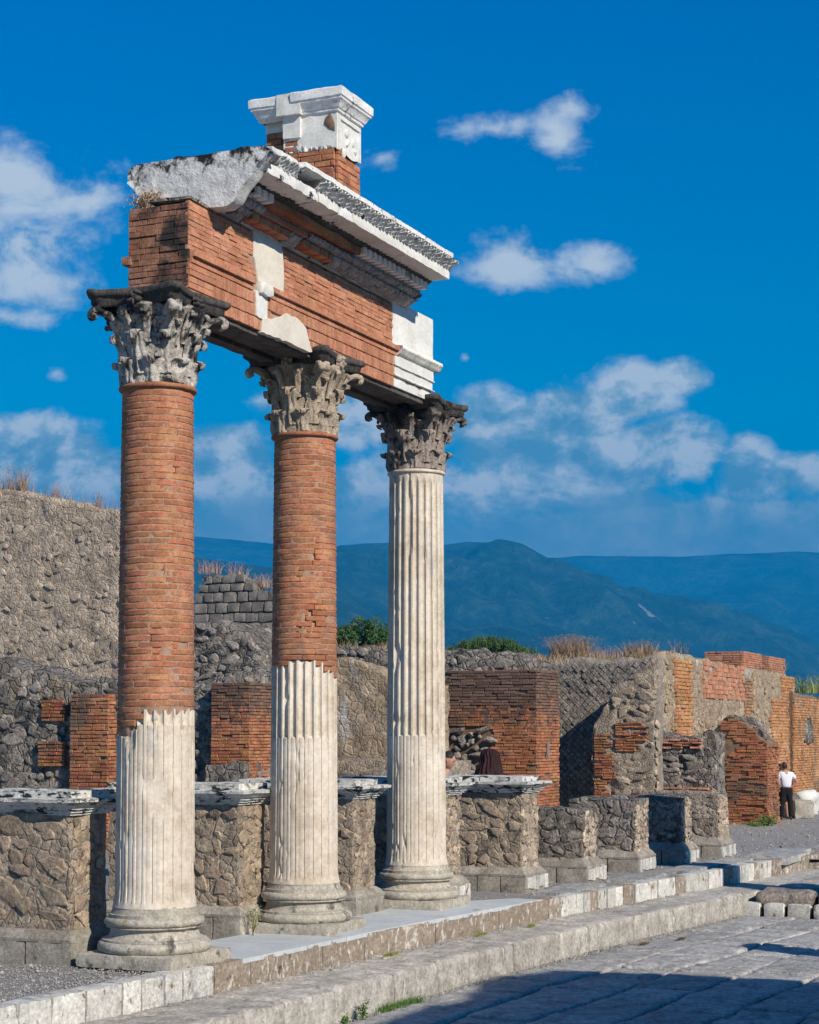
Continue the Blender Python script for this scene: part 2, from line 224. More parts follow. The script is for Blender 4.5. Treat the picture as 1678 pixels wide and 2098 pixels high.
M_weed = mat('yellow_green_weed', [(.3, (.14, .16, .03)), (.7, (.3, .32, .07))], 20, None, bump=0, var=.35, hue=.02, rough=.7)
M_dry = mat('dry_grass', [(.3, (.22, .14, .09)), (.7, (.42, .31, .2))], 3, None, bump=0, var=.4, hue=.02, rough=.8)
M_dryred = mat('dry_grass_reddish', [(.3, (.28, .18, .14)), (.7, (.42, .3, .24))], 3, None, bump=0, var=.4, hue=.02, rough=.8)
M_stem = mat('brown_stem', [(.3, (.1, .07, .04)), (.7, (.18, .12, .07))], 20, None, bump=.2)
M_skin = mat('skin', [(.3, (.42, .22, .15)), (.7, (.5, .28, .2))], 8, None, bump=.05, var=0, rough=.55, fine=.03)
M_hair = mat('hair_dark_red', [(.3, (.012, .005, .005)), (.7, (.05, .012, .01))], 14, None, stretch=(6, 6, .6), bump=.9, bscale=60, var=.2, rough=.4)
M_hairblk = mat('hair_black', [(.3, (.012, .01, .01)), (.7, (.03, .026, .024))], 20, None, stretch=(3, 3, 1), bump=.6, bscale=70, rough=.45)
M_shirt = mat('white_shirt', [(.3, (.66, .66, .74)), (.7, (.78, .77, .83))], 5, None, bump=.3, bscale=14, var=0, bdist=.02, fine=.04)
M_lilac = mat('lilac_top', [(.3, (.34, .32, .42)), (.7, (.45, .43, .52))], 8, None, bump=.3, bscale=14, var=0)
M_black = mat('black_cloth', [(.3, (.006, .006, .007)), (.7, (.014, .013, .015))], 8, None, bump=.3, bscale=14, var=0)
M_mauve = mat('dark_red_top', [(.3, (.07, .02, .02)), (.7, (.12, .03, .03))], 8, None, bump=.3, bscale=14, var=0)
M_shoe = mat('dark_shoe', [(.3, (.01, .01, .015)), (.7, (.03, .03, .04))], 8, None, bump=.1, var=0)
M_metal = mat('grey_metal_rail', [(.3, (.2, .2, .21)), (.7, (.3, .3, .31))], 8, None, bump=.1, var=0, rough=.5)
M_mount = mat('wooded_mountain', [(.3, (.01, .035, .022)), (.5, (.028, .07, .04)), (.7, (.085, .13, .075))], .009, [((.42, .4, .35), .006, .66, .69, (1, 1, 1.8)), ((.01, .025, .015), .003, .55, .65, V1)], bump=1, bscale=.02, var=0, bdist=45, fine=.25)

# ------------------------------------------------------------------ mesh helpers
class MB:
    def __init__(s): s.v = []; s.f = []; s.m = []
    def grid(s, P, closed=False, mi=0, flip=False):
        """P rows of points; consecutive rows joined; closed wraps each row"""
        b = len(s.v); n = len(P[0])
        for r in P: s.v.extend(r)
        for i in range(len(P) - 1):
            for j in range(n if closed else n - 1):
                k = (j + 1) % n
                q = (b + i * n + j, b + i * n + k, b + (i + 1) * n + k, b + (i + 1) * n + j)
                s.f.append(q[::-1] if flip else q); s.m.append(mi)
        return b
    def box(s, lo, hi, M=None, ch=0.0, mi=0):
        c = [(x, y, z) for z in (lo[2], hi[2]) for y in (lo[1], hi[1]) for x in (lo[0], hi[0])]
        b = len(s.v)
        s.v.extend([M @ Vector(p) if M else Vector(p) for p in c])
        for q in ((0, 2, 3, 1), (4, 5, 7, 6), (0, 1, 5, 4), (2, 6, 7, 3), (0, 4, 6, 2), (1, 3, 7, 5)):
            s.f.append(tuple(b + i for i in q)); s.m.append(mi)
    def add(s, verts, faces, M=None, mi=0):
        b = len(s.v); s.v.extend([M @ Vector(p) if M else Vector(p) for p in verts])
        for q in faces: s.f.append(tuple(b + i for i in q)); s.m.append(mi)
    def mesh(s, name, mats, smooth=True):
        me = bpy.data.meshes.new(name); me.from_pydata([tuple(p) for p in s.v], [], s.f)
        for m in (mats if isinstance(mats, (list, tuple)) else [mats]): me.materials.append(m)
        if len(set(s.m)) > 1: me.polygons.foreach_set('material_index', s.m)
        if smooth: me.polygons.foreach_set('use_smooth', [True] * len(me.polygons))
        me.update(); return me
    def build(s, name, mats, parent=None, smooth=True, loc=None, angle=None):
        me = s.mesh(name, mats, smooth)
        if angle is not None: me.set_sharp_from_angle(angle=radians(angle))
        return link(name, me, parent, loc)
def link(name, data, parent=None, loc=None):
    o = bpy.data.objects.new(name, data); COL.objects.link(o)
    if parent: o.parent = parent
    if loc is not None: o.location = loc
    return o
def thing(name, label, cat, loc=(0, 0, 0), rz=0, group=None):
    o = bpy.data.objects.new(name, None); COL.objects.link(o); o.location = loc; o.rotation_euler = (0, 0, rz); o.empty_display_size = .2
    o['label'] = label; o['category'] = cat
    if group: o['group'] = group
    return o
def tag(o, label, cat, group=None):
    o['label'] = label; o['category'] = cat
    if group: o['group'] = group
    return o
def struct(o): o['kind'] = 'structure'; return o
def stuff(o): o['kind'] = 'stuff'; return o
def nv(p, f, a, sd=0.0):
    q = Vector((p[0] * f + sd, p[1] * f - sd, p[2] * f + sd * .37)); return noise.noise_vector(q) * a
def fb(p, f, sd=0.0, o=4): return noise.fractal(Vector((p[0] * f + sd, p[1] * f + sd * .7, p[2] * f - sd)), 1.0, 2.0, o)
def rough(mb, f, a, sd=0.0, lock=None):
    for i, p in enumerate(mb.v):
        d = nv(p, f, a, sd) + nv(p, f * 2.7, a * .45, sd + 5) + nv(p, f * 7, a * .2, sd + 9)
        if lock: d = lock(p, d)
        mb.v[i] = Vector(p) + d
def bevelled(o, w=.01, seg=1):
    md = o.modifiers.new('b', 'BEVEL'); md.width = w; md.segments = seg; md.limit_method = 'ANGLE'; return o
def lathe(mb, prof, n=64, c=(0, 0), mi=0):
    P = [[Vector((c[0] + r * cos(2 * pi * j / n), c[1] + r * sin(2 * pi * j / n), z)) for j in range(n)] for r, z in prof]
    mb.grid(P, closed=True, mi=mi, flip=False)
def subbox(mb, lo, hi, step, M=None, mi=0):
    """a box whose faces are grids, for weathering"""
    lo = Vector(lo); hi = Vector(hi)
    for ax in range(3):
        a1, a2 = [(1, 2), (2, 0), (0, 1)][ax]
        n1 = max(1, round((hi[a1] - lo[a1]) / step)); n2 = max(1, round((hi[a2] - lo[a2]) / step))
        for side in (0, 1):
            P = []
            for i in range(n1 + 1):
                r = []
                for j in range(n2 + 1):
                    p = Vector((0, 0, 0)); p[ax] = (lo, hi)[side][ax]
                    p[a1] = lo[a1] + (hi[a1] - lo[a1]) * i / n1; p[a2] = lo[a2] + (hi[a2] - lo[a2]) * j / n2
                    r.append(M @ p if M else p)
                P.append(r)
            mb.grid(P, mi=mi, flip=(side == 0) == False and False or (side == 1))
    return mb
def rock_block(name, lo, hi, m, parent, step=.05, amp=.008, f=6, sd=0.0, M=None, round_=.02):
    mb = MB(); subbox(mb, lo, hi, step, M)
    c = (Vector(lo) + Vector(hi)) / 2; h = (Vector(hi) - Vector(lo)) / 2
    MI = M.inverted() if M else None
    for i, p in enumerate(mb.v):
        q = (MI @ p if M else Vector(p)) - c
        # pull corners in
        e = [max(0, abs(q[k]) - (h[k] - round_)) for k in range(3)]
        l = sqrt(sum(x * x for x in e))
        if l > round_ and l > 0:
            for k in range(3):
                if e[k] > 0: q[k] = math.copysign(h[k] - round_ + e[k] * round_ / l, q[k])
        p2 = M @ (q + c) if M else q + c
        mb.v[i] = p2
    rough(mb, f, amp, sd)
    return mb.build(name, m, parent, smooth=True)

# unit pieces: bricks and stones, several shapes each, shared by all copies
def brick_unit(sd):
    r = random.Random(sd); v = []; f = []
    cx, cz = .035, .13
    def j(a): return r.uniform(-a, a)
    back = [(-.5, 0, -.5), (.5, 0, -.5), (.5, 0, .5), (-.5, 0, .5)]
    mid = [(x + j(.02), .82, z + j(.06)) for x, _, z in back]
    fr = [(x * (1 - 2 * cx) + j(.03), 1 + j(.12), z * (1 - 2 * cz) + j(.07)) for x, _, z in back]
    v = back + mid + fr
    for a in range(4):
        b = (a + 1) % 4; f.append((a, b, 4 + b, 4 + a)); f.append((4 + a, 4 + b, 8 + b, 8 + a))
    f.append((8, 9, 10, 11)); return [Vector((-p[0], p[1], p[2])) for p in v], f
BR = [brick_unit(i) for i in range(8)]
def stone_unit(sd):
    r = random.Random(sd * 7 + 1); n = 7; v = []; f = []
    ang = sorted([2 * pi * (i + r.uniform(-.3, .3)) / n for i in range(n)])
    rr = [.5 * r.uniform(.74, 1.2) for _ in range(n)]; tx, tz = r.uniform(-.5, .5), r.uniform(-.5, .5)
    for k, (s, y) in enumerate(((1.0, 0), (.95, .5), (.78, .9))):
        for i in range(n): v.append(Vector((-cos(ang[i]) * rr[i] * s * (1 + r.uniform(-.08, .08)), y * r.uniform(.8, 1.15) + (y > .2) * (cos(ang[i]) * tx + sin(ang[i]) * tz) * s, sin(ang[i]) * rr[i] * s)))
    v.append(Vector((r.uniform(-.12, .12), 1 + r.uniform(-.1, .2), r.uniform(-.12, .12))))
    for k in range(2):
        for i in range(n): j = (i + 1) % n; f.append((k * n + i, k * n + j, (k + 1) * n + j, (k + 1) * n + i))
    for i in range(n): f.append((2 * n + i, 2 * n + (i + 1) % n, 3 * n))
    return v, f
ST = [stone_unit(i) for i in range(8)]
def facing_unit(sd):
    r = random.Random(sd + 90); v = []; j = lambda a: r.uniform(-a, a)
    back = [(-.5, 0, -.5), (.5, 0, -.5), (.5, 0, .5), (-.5, 0, .5)]
    mid = [(x + j(.01), .93, z + j(.03)) for x, _, z in back]; fr = [(x * .97 + j(.01), 1 + j(.03), z * .88 + j(.02)) for x, _, z in back]
    f = []
    for a in range(4):
        b = (a + 1) % 4; f.append((a, b, 4 + b, 4 + a)); f.append((4 + a, 4 + b, 8 + b, 8 + a))
    f.append((8, 9, 10, 11)); return [Vector((-p[0], p[1], p[2])) for p in back + mid + fr], f
FU = [facing_unit(i) for i in range(8)]
_shared = {}
def shared(kind, idx, m):
    k = (kind, idx, m.name)
    if k not in _shared:
        v, f = {'brick': BR, 'stone': ST, 'facing': FU}[kind][idx]; mb = MB(); mb.add(v, f); _shared[k] = mb.mesh(kind, m, smooth=False)
    return _shared[k]
def place(name, kind, items, m, parent, limit=300):
    """items: (matrix in parent space, apparent size); the largest become pieces of their own, the rest one joined part"""
    items.sort(key=lambda t: -t[1])
    for M, s in items[:limit]:
        o = link(name, shared(kind, random.randrange(8), m), parent); o.matrix_local = M
    if len(items) > limit:
        mb = MB()
        for M, s in items[limit:]:
            v, f = {'brick': BR, 'stone': ST, 'facing': FU}[kind][random.randrange(8)]; mb.add(v, f, M)
        stuff(mb.build('small_' + name + 's', m, parent, smooth=False))
def frameM(P, t, n, w, d, h, roll=0.0):
    """matrix: x along t (w), y along the outward normal n (d), z up (h)"""
    u = Vector((0, 0, 1)) if abs(n.z) < .9 else Vector((1, 0, 0))
    t = t.normalized(); u = n.cross(t) * -1 if True else u
    if u.z < 0: u = -u
    if roll: q = Matrix.Rotation(roll, 3, n); t = q @ t; u = q @ u
    M = Matrix(((t.x * w, n.x * d, u.x * h, P.x), (t.y * w, n.y * d, u.y * h, P.y), (t.z * w, n.z * d, u.z * h, P.z), (0, 0, 0, 1)))
    return M
def app(M, loc=Vector((0, 0, 0))):
    a = M @ Vector((-.5, 0, 0)) + loc; b = M @ Vector((.5, 0, 0)) + loc; return abs(pxx(a) - pxx(b)) + 1e-3 * random.random()
def brick_course(items, A, B, z0, top, course, blen, n, depth=.03, joint=.012, jit=.004, seed=0, skip=None, drop=.0, bot=None):
    """lay courses on the vertical face from A to B (xy), outward normal n; top is a function of distance or a number"""
    r = random.Random(seed); A = Vector((*A, 0)); B = Vector((*B, 0)); L = (B - A).length; t = (B - A) / L; n = Vector((*n, 0)).normalized()
    tf = top if callable(top) else (lambda s: top)
    z = z0; row = 0
    while z < max(tf(L * k / 12) for k in range(13)):
        s = -blen * r.uniform(0, .6)
        while s < L:
            w = blen * r.uniform(.72, 1.2); a = max(s, 0); b = min(s + w, L); s += w
            if b - a < .03: continue
            c = (a + b) / 2
            if z + course * .6 > tf(c) or (bot and z < bot(c)): continue
            if skip and skip(c, z + course / 2): continue
            if r.random() < drop: continue
            P = A + t * c + n * r.uniform(-jit, jit) * 1.0; P.z = z + course / 2 + r.uniform(-1, 1) * jit * .3
            M = frameM(P - n * .0, t, n, (b - a) - joint, depth * r.uniform(.75, 1.15), course - joint * .8, r.uniform(-.006, .006))
            items.append((M, app(M)))
        z += course; row += 1
def prof_fn(pts):
    def f(s):
        if s <= pts[0][0]: return pts[0][1]
        for (a, b), (c, d) in zip(pts, pts[1:]):
            if s <= c: return b + (d - b) * (s - a) / max(c - a, 1e-6)
        return pts[-1][1]
    return f
class Wall:
    """ruined wall: front face A->B, thickness away from n, ragged top"""
    def __init__(s, A, B, n, thick, zb, prof, sd=0.0):
        s.A = Vector((A[0], A[1], 0)); s.B = Vector((B[0], B[1], 0)); s.n = Vector((n[0], n[1], 0)).normalized()
        s.L = (s.B - s.A).length; s.t = (s.B - s.A) / s.L; s.th = thick; s.zb = zb; s.top = prof_fn(prof); s.sd = sd
    def body(s, name, m, parent, res=.1, amp=.04, f=3.0, topamp=.06, end=True, topround=0.0):
        ns = max(2, round(s.L / res)); zmax = max(s.top(s.L * i / ns) for i in range(ns + 1)); nz = max(2, round((zmax - s.zb) / res)); nt = max(2, min(8, round(s.th / res)))
        mb = MB(); rows = []
        def tp(i, w):
            S_ = s.L * i / ns; z = s.top(S_) + topamp * fb((S_, w * s.th, s.sd), 2.2, s.sd) ; return z - topround * (2 * w - 1) ** 2
        for i in range(ns + 1):
            S_ = s.L * i / ns; r = []
            for j in range(nz + 1): r.append((S_, 0.0, s.zb + (tp(i, 0) - s.zb) * j / nz))
            for k in range(1, nt): r.append((S_, k / nt, tp(i, k / nt)))
            for j in range(nz, -1, -1): r.append((S_, 1.0, s.zb + (tp(i, 1) - s.zb) * j / nz))
            rows.append(r)
        def W(q): p = s.A + s.t * q[0] - s.n * (q[1] * s.th); p.z = q[2]; return p
        mb.grid([[W(q) for q in r] for r in rows])
        for i, fl in ((0, False), (ns, True)):
            P = []
            for j in range(nz + 1):
                P.append([W((s.L * i / ns, k / nt, s.zb + (tp(i, k / nt) - s.zb) * j / nz)) for k in range(nt + 1)])
            mb.grid(P, flip=fl)
        rough(mb, f, amp, s.sd)
        return mb.build(name, m, parent)
    def stones(s, items, size, depth=.04, seed=1, zlo=None, cond=None, jz=.35, asp=1.25, end=False):
        r = random.Random(seed); A = s.A; t = s.t; n = s.n; L = s.L; tf = s.top
        if end: A = s.B; t = -s.n; n = s.t; L = s.th; tf = lambda q: s.top(s.L)
        z = (zlo if zlo is not None else s.zb) + size * .4
        while z < s.zb + 30:
            if z > max(tf(L * k / 20) for k in range(21)): break
            c = r.uniform(0, size)
            while c < L - size * .3:
                w = size * r.choice((.5, .7, .9, 1.1, 1.6)) * r.uniform(.85, 1.15) * asp; h = min(w, size * r.uniform(.5, 1.15))
                zz = z + r.uniform(-jz, jz) * size; cc = c + w * .5
                c += w * r.uniform(.95, 1.25)
                if cc > L - w * .35 or zz + h * .5 > tf(cc): continue
                if cond and not cond(cc, zz, r): continue
                P = A + t * cc; P.z = zz
                M = frameM(P, t, n, w, depth * r.uniform(.5, 1.3), h, r.uniform(-.5, .5)); items.append((M, app(M) + h * 20))
            z += size * .85
HAZE_D = 2.1e-4; HAZE_C = (.0, .45, 1.0, 1)

# ------------------------------------------------------------------ the three columns
SP = 2.725
def shaft_r(z):
    t = max(0, min(1, (z - .46) / (4.76 - .46))); r = .328 - .03 * t ** 1.3
    if z < .62: r += .02 * ((.62 - z) / .16) ** 2 if z > .46 else .02
    return r
def smooth(a, b, x): t = max(0, min(1, (x - a) / (b - a))); return t * t * (3 - 2 * t)
def fluted(name, parent, ztop, zcab, m, scars, sd, toproll=False):
    NF = 24; us = [-1.0, -.93, -.78, -.5, -.18, .18, .5, .78, .93, 1.0]; fw = .8
    zs = []; z = .46
    z1 = max(ztop(a) for a in [k * .26 for k in range(25)])
    while z < z1: zs.append(z); z += .018 if (z < .56 or abs(z - zcab) < .06) else .045
    n = len(zs)
    P = []
    for i in range(n + 1):
        row = []
        for k in range(NF):
            for u in us:
                th = 2 * pi * (k + .5 + u * fw / 2) / NF
                zt = ztop(th) + (0 if toproll else .022 * fb((cos(th) * 2, sin(th) * 2, sd), 3.5, sd)); z = zs[i] if i < n else zt
                z = min(z, zt) if i < n else zt
                R = shaft_r(z); d = 0.0
                if abs(u) < 1:
                    full = .034 * sqrt(max(0, 1 - u * u)); cab = .0085 * (1 if abs(u) > .75 else .35 + .3 * abs(u))
                    wf = fw * pi / NF * R
                    # rounded foot of the flute and rounded head of the cabling
                    zb = .49
                    if z < zb + wf: q = 1 - min(1, u * u + ((zb + wf - z) / wf) ** 2); cab *= 1 if q > 0.05 else 0
                    zc = zcab - wf * .5 * u * u + .0
                    d = cab if z < zc else full
                    if toproll:
                        zz = ztop(th) - .075
                        if z > zz - wf: q = u * u + (max(0, z - (zz - wf)) / wf) ** 2; d = full * sqrt(max(0, 1 - q)) / max(1e-3, sqrt(max(1e-6, 1 - u * u))) if q < 1 else 0
                p = Vector((cos(th), sin(th), 0)); e = 0
                for (sa, sz, ra, rz, dep) in scars:
                    da = (th - sa + pi) % (2 * pi) - pi; q = (da / ra) ** 2 + ((z - sz) / rz) ** 2
                    q += .8 * fb((cos(th) * .33, sin(th) * .33, z), 7, sd + 3)
                    if q < 1: e = max(e, dep * (1 - q) ** .6 * (1 + .5 * fb((th, z, 0), 16, sd)))
                chip = max(0, fb((p.x * R, p.y * R, z), 8, sd) - .42) * .05 * (1 if abs(u) > .7 else .15)
                rr = max(R - max(d, 0) - chip, R - d - chip)
                if e: rr = min(rr, R - .012 - e)
                rr += .0015 * fb((p.x * R, p.y * R, z), 9, sd + 1)
                p = p * rr; p.z = z; row.append(p)
        P.append(row)
    mb = MB(); mb.grid(P, closed=True)
    if not toproll:
        mb.grid([P[-1], [Vector((p.x * .8, p.y * .8, p.z - .0)) for p in P[-1]]], closed=True)
    return mb.build(name, m, parent, smooth=True, angle=38)

def arc_brick(ang, sd, h=.0495, R=.31, dep=.05):
    r = random.Random(sd); n = 5; P = []
    prof = [(-dep, -.5), (-.006, -.5), (0, -.36), (0, .36), (-.006, .5), (-dep, .5)]
    for i in range(n + 1):
        a = ang * (i / n - .5); e = .006 if i in (0, n) else 0; row = []
        for k, (dr, hz) in enumerate(prof):
            jr = r.uniform(-.0015, .0015) + (-.004 if e and dr > -.01 else 0)
            a2 = a * (1 if not e else (1 - .012)) + r.uniform(-.004, .004)
            row.append(Vector(((R + dr + jr) * cos(a2), (R + dr + jr) * sin(a2), hz * h + r.uniform(-.0022, .0022))))
        P.append(row)
    mb = MB(); mb.grid(P, closed=False); b = len(mb.v)
    mb.f.append(tuple(range(0, 6))); mb.m.append(0); mb.f.append(tuple(reversed(range(b - 6, b)))); mb.m.append(0)
    return mb
ARC = {L: [arc_brick(radians(a), i * 3 + L) for i in range(5)] for L, a in ((0, 61), (1, 43.5), (2, 26))}
ARCM = {L: [mb.mesh('brick', M_brick, smooth=True) for mb in v] for L, v in ARC.items()}
for v in ARCM.values():
    for me in v: me.set_sharp_from_angle(angle=radians(30))
CAMA = math.atan2(CAM.y, CAM.x)
def column(k, label, ztop, zcab, fmat, cmat, scars, holes, brick_z=None, sd=0):
    X = k * SP
    T = thing('column', label, 'column', (X, 0, 0), group='columns carrying the entablature')
    M0 = Matrix.Rotation(radians((-1.5, 2, 1)[k]), 4, 'Z')
    rock_block('plinth', (-.465, -.465, -.02), (.465, .465, .1), M_base, T, .04, .008, 7, sd, M0, .018)
    mb = MB()
    pr = [(.40, .09)]
    for i in range(11): a = -pi / 2 + pi * i / 10; pr.append((.43 + .042 * cos(a), .143 + .046 * sin(a)))
    pr += [(.436, .19), (.436, .204), (.412, .206), (.39, .215), (.372, .235), (.362, .26), (.362, .28), (.372, .296), (.396, .298), (.396, .31)]
    for i in range(7): a = -pi / 2 + pi * i / 6; pr.append((.384 + .03 * cos(a), .344 + .033 * sin(a)))
    pr += [(.376, .38), (.376, .408), (.362, .412), (.352, .43), (.346, .452), (.344, .47), (.2, .47)]
    lathe(mb, pr, 96); rough(mb, 9, .0028, sd)
    for i, p in enumerate(mb.v):
        c = max(0, fb(p, 5, sd + 2) - .36) * .08; mb.v[i] = Vector((p.x * (1 - c * 1.5), p.y * (1 - c * 1.5), p.z))
    mb.build('base', M_base, T, angle=40)
    fluted('fluted_shaft', T, ztop, zcab, fmat, scars, sd, toproll=(k == 2))
    if brick_z:
        mb = MB(); lathe(mb, [(shaft_r(z) - .0055, z) for z in [brick_z - .3 + i * .1 for i in range(int((4.76 - brick_z + .3) / .1) + 1)]] + [(shaft_r(4.77) - .0055, 4.77)], 72)
        rough(mb, 14, .002, sd)
        for i, p in enumerate(mb.v):
            th = math.atan2(p.y, p.x)
            if p.z < ztop(th) + .01: p.x *= .85; p.y *= .85
            for ha, hz, ra, rz, dp in holes:
                da = (th - ha + pi) % (2 * pi) - pi; q = (da / ra) ** 2 + ((p.z - hz) / rz) ** 2
                if q < 1.6: p.x *= 1 - dp; p.y *= 1 - dp
        mb.build('mortar_core', M_mortar, T)
        r = random.Random(40 + k); items = []; z = brick_z - 2 * .0535; row = 0
        while z < 4.74:
            cz = z + .0267; a = radians(r.uniform(-5, 5)) + (radians(26) if row % 2 else 0) + radians(200); seq = [0, 1, 0, 1, 0, 1, 1] if row % 2 else [1, 0, 1, 0, 1, 0, 1]
            tot = sum((61, 43.5, 26)[q] + 1.36 for q in seq); ex = (360 - tot) / 7
            for q in seq:
                w = radians((61, 43.5, 26)[q] + 1.36 + ex); c = a + w / 2; a += w
                if cz + .02 > 4.755 or cz - .024 < ztop(c) - .012: continue
                R = shaft_r(cz) * (1 + r.uniform(-.006, .006)); hit = False
                for ha, hz, ra, rz, dp in holes:
                    da = (c - ha + pi) % (2 * pi) - pi
                    if (da / (ra + w * .22)) ** 2 + ((cz - hz) / rz) ** 2 < 1: hit = True; R *= 1 - dp; break
                if hit and dp > .06: 
                    for sgn in (-1, 1):     # broken ends left either side of the gap
                        cc = c + sgn * w * .38
                        items.append((cc, cz, shaft_r(cz) * .985, 2, r.randrange(5), .55))
                    continue
                items.append((c, cz, R, q, r.randrange(5), 1 + ex / (61, 43.5, 26)[q] * .9))
            z += .0535; row += 1
        items.sort(key=lambda t: abs((t[0] - CAMA + pi) % (2 * pi) - pi))
        mbs = MB()
        for i, (c, cz, R, q, v, sa) in enumerate(items):
            M = Matrix.Translation((0, 0, cz)) @ Matrix.Rotation(c, 4, 'Z') @ Matrix.Rotation(r.uniform(-.006, .006), 4, 'X') @ Matrix.Diagonal((R / .31, R / .31, r.uniform(.97, 1.02), 1))
            if i < 300:
                o = link('brick', ARCM[q][v], T); o.matrix_local = M
            else: mbs.add(ARC[q][v].v, ARC[q][v].f, M)
        if mbs.v: stuff(mbs.build('rear_bricks', M_brick, T))
        mb = MB(); lathe(mb, [(.27, 4.735), (.305, 4.74)] + [(.306 + .022 * cos(-pi / 2 + pi * i / 8), 4.765 + .022 * sin(-pi / 2 + pi * i / 8)) for i in range(9)] + [(.27, 4.79)], 64); rough(mb, 12, .003, sd); mb.build('neck_ring', M_brick, T)
    else:
        mb = MB(); lathe(mb, [(.28, 4.72), (.3, 4.735)] + [(.302 + .02 * cos(-pi / 2 + pi * i / 8), 4.765 + .02 * sin(-pi / 2 + pi * i / 8)) for i in range(9)] + [(.27, 4.79)], 64); rough(mb, 12, .003, sd); mb.build('neck_ring', M_flute, T)
    capital(T, cmat, sd, k)
    return T
def catm(P, t):
    n = len(P) - 1; i = min(int(t * n), n - 1); f = t * n - i
    p0 = P[max(i - 1, 0)]; p1 = P[i]; p2 = P[i + 1]; p3 = P[min(i + 2, n)]
    return [.5 * ((2 * b) + (-a + c) * f + (2 * a - 5 * b + 4 * c - d) * f * f + (-a + 3 * b - 3 * c + d) * f ** 3) for a, b, c, d in zip(p0, p1, p2, p3)]
BELL = [(.285, 4.785), (.282, 4.9), (.284, 5.0), (.29, 5.12), (.305, 5.22), (.335, 5.31), (.375, 5.38), (.40, 5.44), (.3, 5.46)]
def bell_r(z):
    for (a, b), (c, d) in zip(BELL, BELL[1:]):
        if z <= d: return a + (c - a) * (z - b) / (d - b)
    return .38
def leaf_mesh(ang, z0, h, W, out, sd, amp):
    rb = bell_r(z0); path = [(rb + .006, z0), (bell_r(z0 + .3 * h) + .02, z0 + .33 * h), (bell_r(z0 + .6 * h) + .03, z0 + .66 * h), (bell_r(z0 + .85 * h) + .045, z0 + .92 * h), (bell_r(z0 + .9 * h) + .05 + out * .6, z0 + 1.02 * h), (bell_r(z0 + .9 * h) + .05 + out, z0 + .93 * h), (bell_r(z0 + .9 * h) + .04 + out * .8, z0 + .8 * h)]
    nv_, nu = 18, 12; F = []; B = []
    for i in range(nv_ + 1):
        v = i / nv_; r, z = catm(path, v); w = W * (.8 + .3 * sin(pi * min(1, v * 1.15))) * (1 - .3 * abs(sin(4.2 * pi * v)) ** 2) * (1 - .55 * smooth(.7, 1, v))
        fr = []; br = []
        for j in range(nu + 1):
            u = -1 + 2 * j / nu; x = u * w; th = ang + x / r
            g = .02 * (1 - abs(u)) + .009 * cos(u * 3.5 * pi) * (1 - abs(u) * .4) - .012 * u * u
            # the ribs fan out from the foot and the rim is lobed
            g += .006 * sin(4.2 * pi * v + abs(u) * 3)
            rr = r + g; fr.append(Vector((rr * cos(th), rr * sin(th), z)))
            r2 = r - .012 - .02 * (1 - u * u) if 0 < i < nv_ and 0 < j < nu else rr; 
            br.append(Vector((r2 * cos(th), r2 * sin(th), z - (.012 if v > .75 else 0))) if 0 < i < nv_ and 0 < j < nu else fr[-1].copy())
        F.append(fr); B.append(br)
    mb = MB(); mb.grid(F); mb.grid(B, flip=True); rough(mb, 10, amp, sd); return mb
def strap(path, ang, w0, w1, t, sd, amp):
    n = 26; P = []
    for i in range(n + 1):
        v = i / n; r, z = catm(path, v); r2, z2 = catm(path, min(1, v + .01)); r1, z1 = catm(path, max(0, v - .01)); dr, dz = r2 - r1, z2 - z1; l = sqrt(dr * dr + dz * dz) or 1; nr, nz_ = -dz / l, dr / l
        w = w0 + (w1 - w0) * v; row = []
        for a, b in ((-w, -t), (-w * .5, -t * 1.3), (0, -t * .7), (w * .5, -t * 1.3), (w, -t), (w, t), (w * .5, t * 1.3), (0, t * .6), (-w * .5, t * 1.3), (-w, t)):
            R = r + nr * b * (1 - .3 * v); Z_ = z + nz_ * b * (1 - .3 * v)
            row.append(Vector((R * cos(ang) - a * sin(ang), R * sin(ang) + a * cos(ang), Z_)))
        P.append(row)
    mb = MB(); mb.grid(P, closed=True)
    for s_ in (0, n): mb.f.append(tuple(s_ * 10 + q for q in range(10))); mb.m.append(0)
    rough(mb, 11, amp, sd); return mb
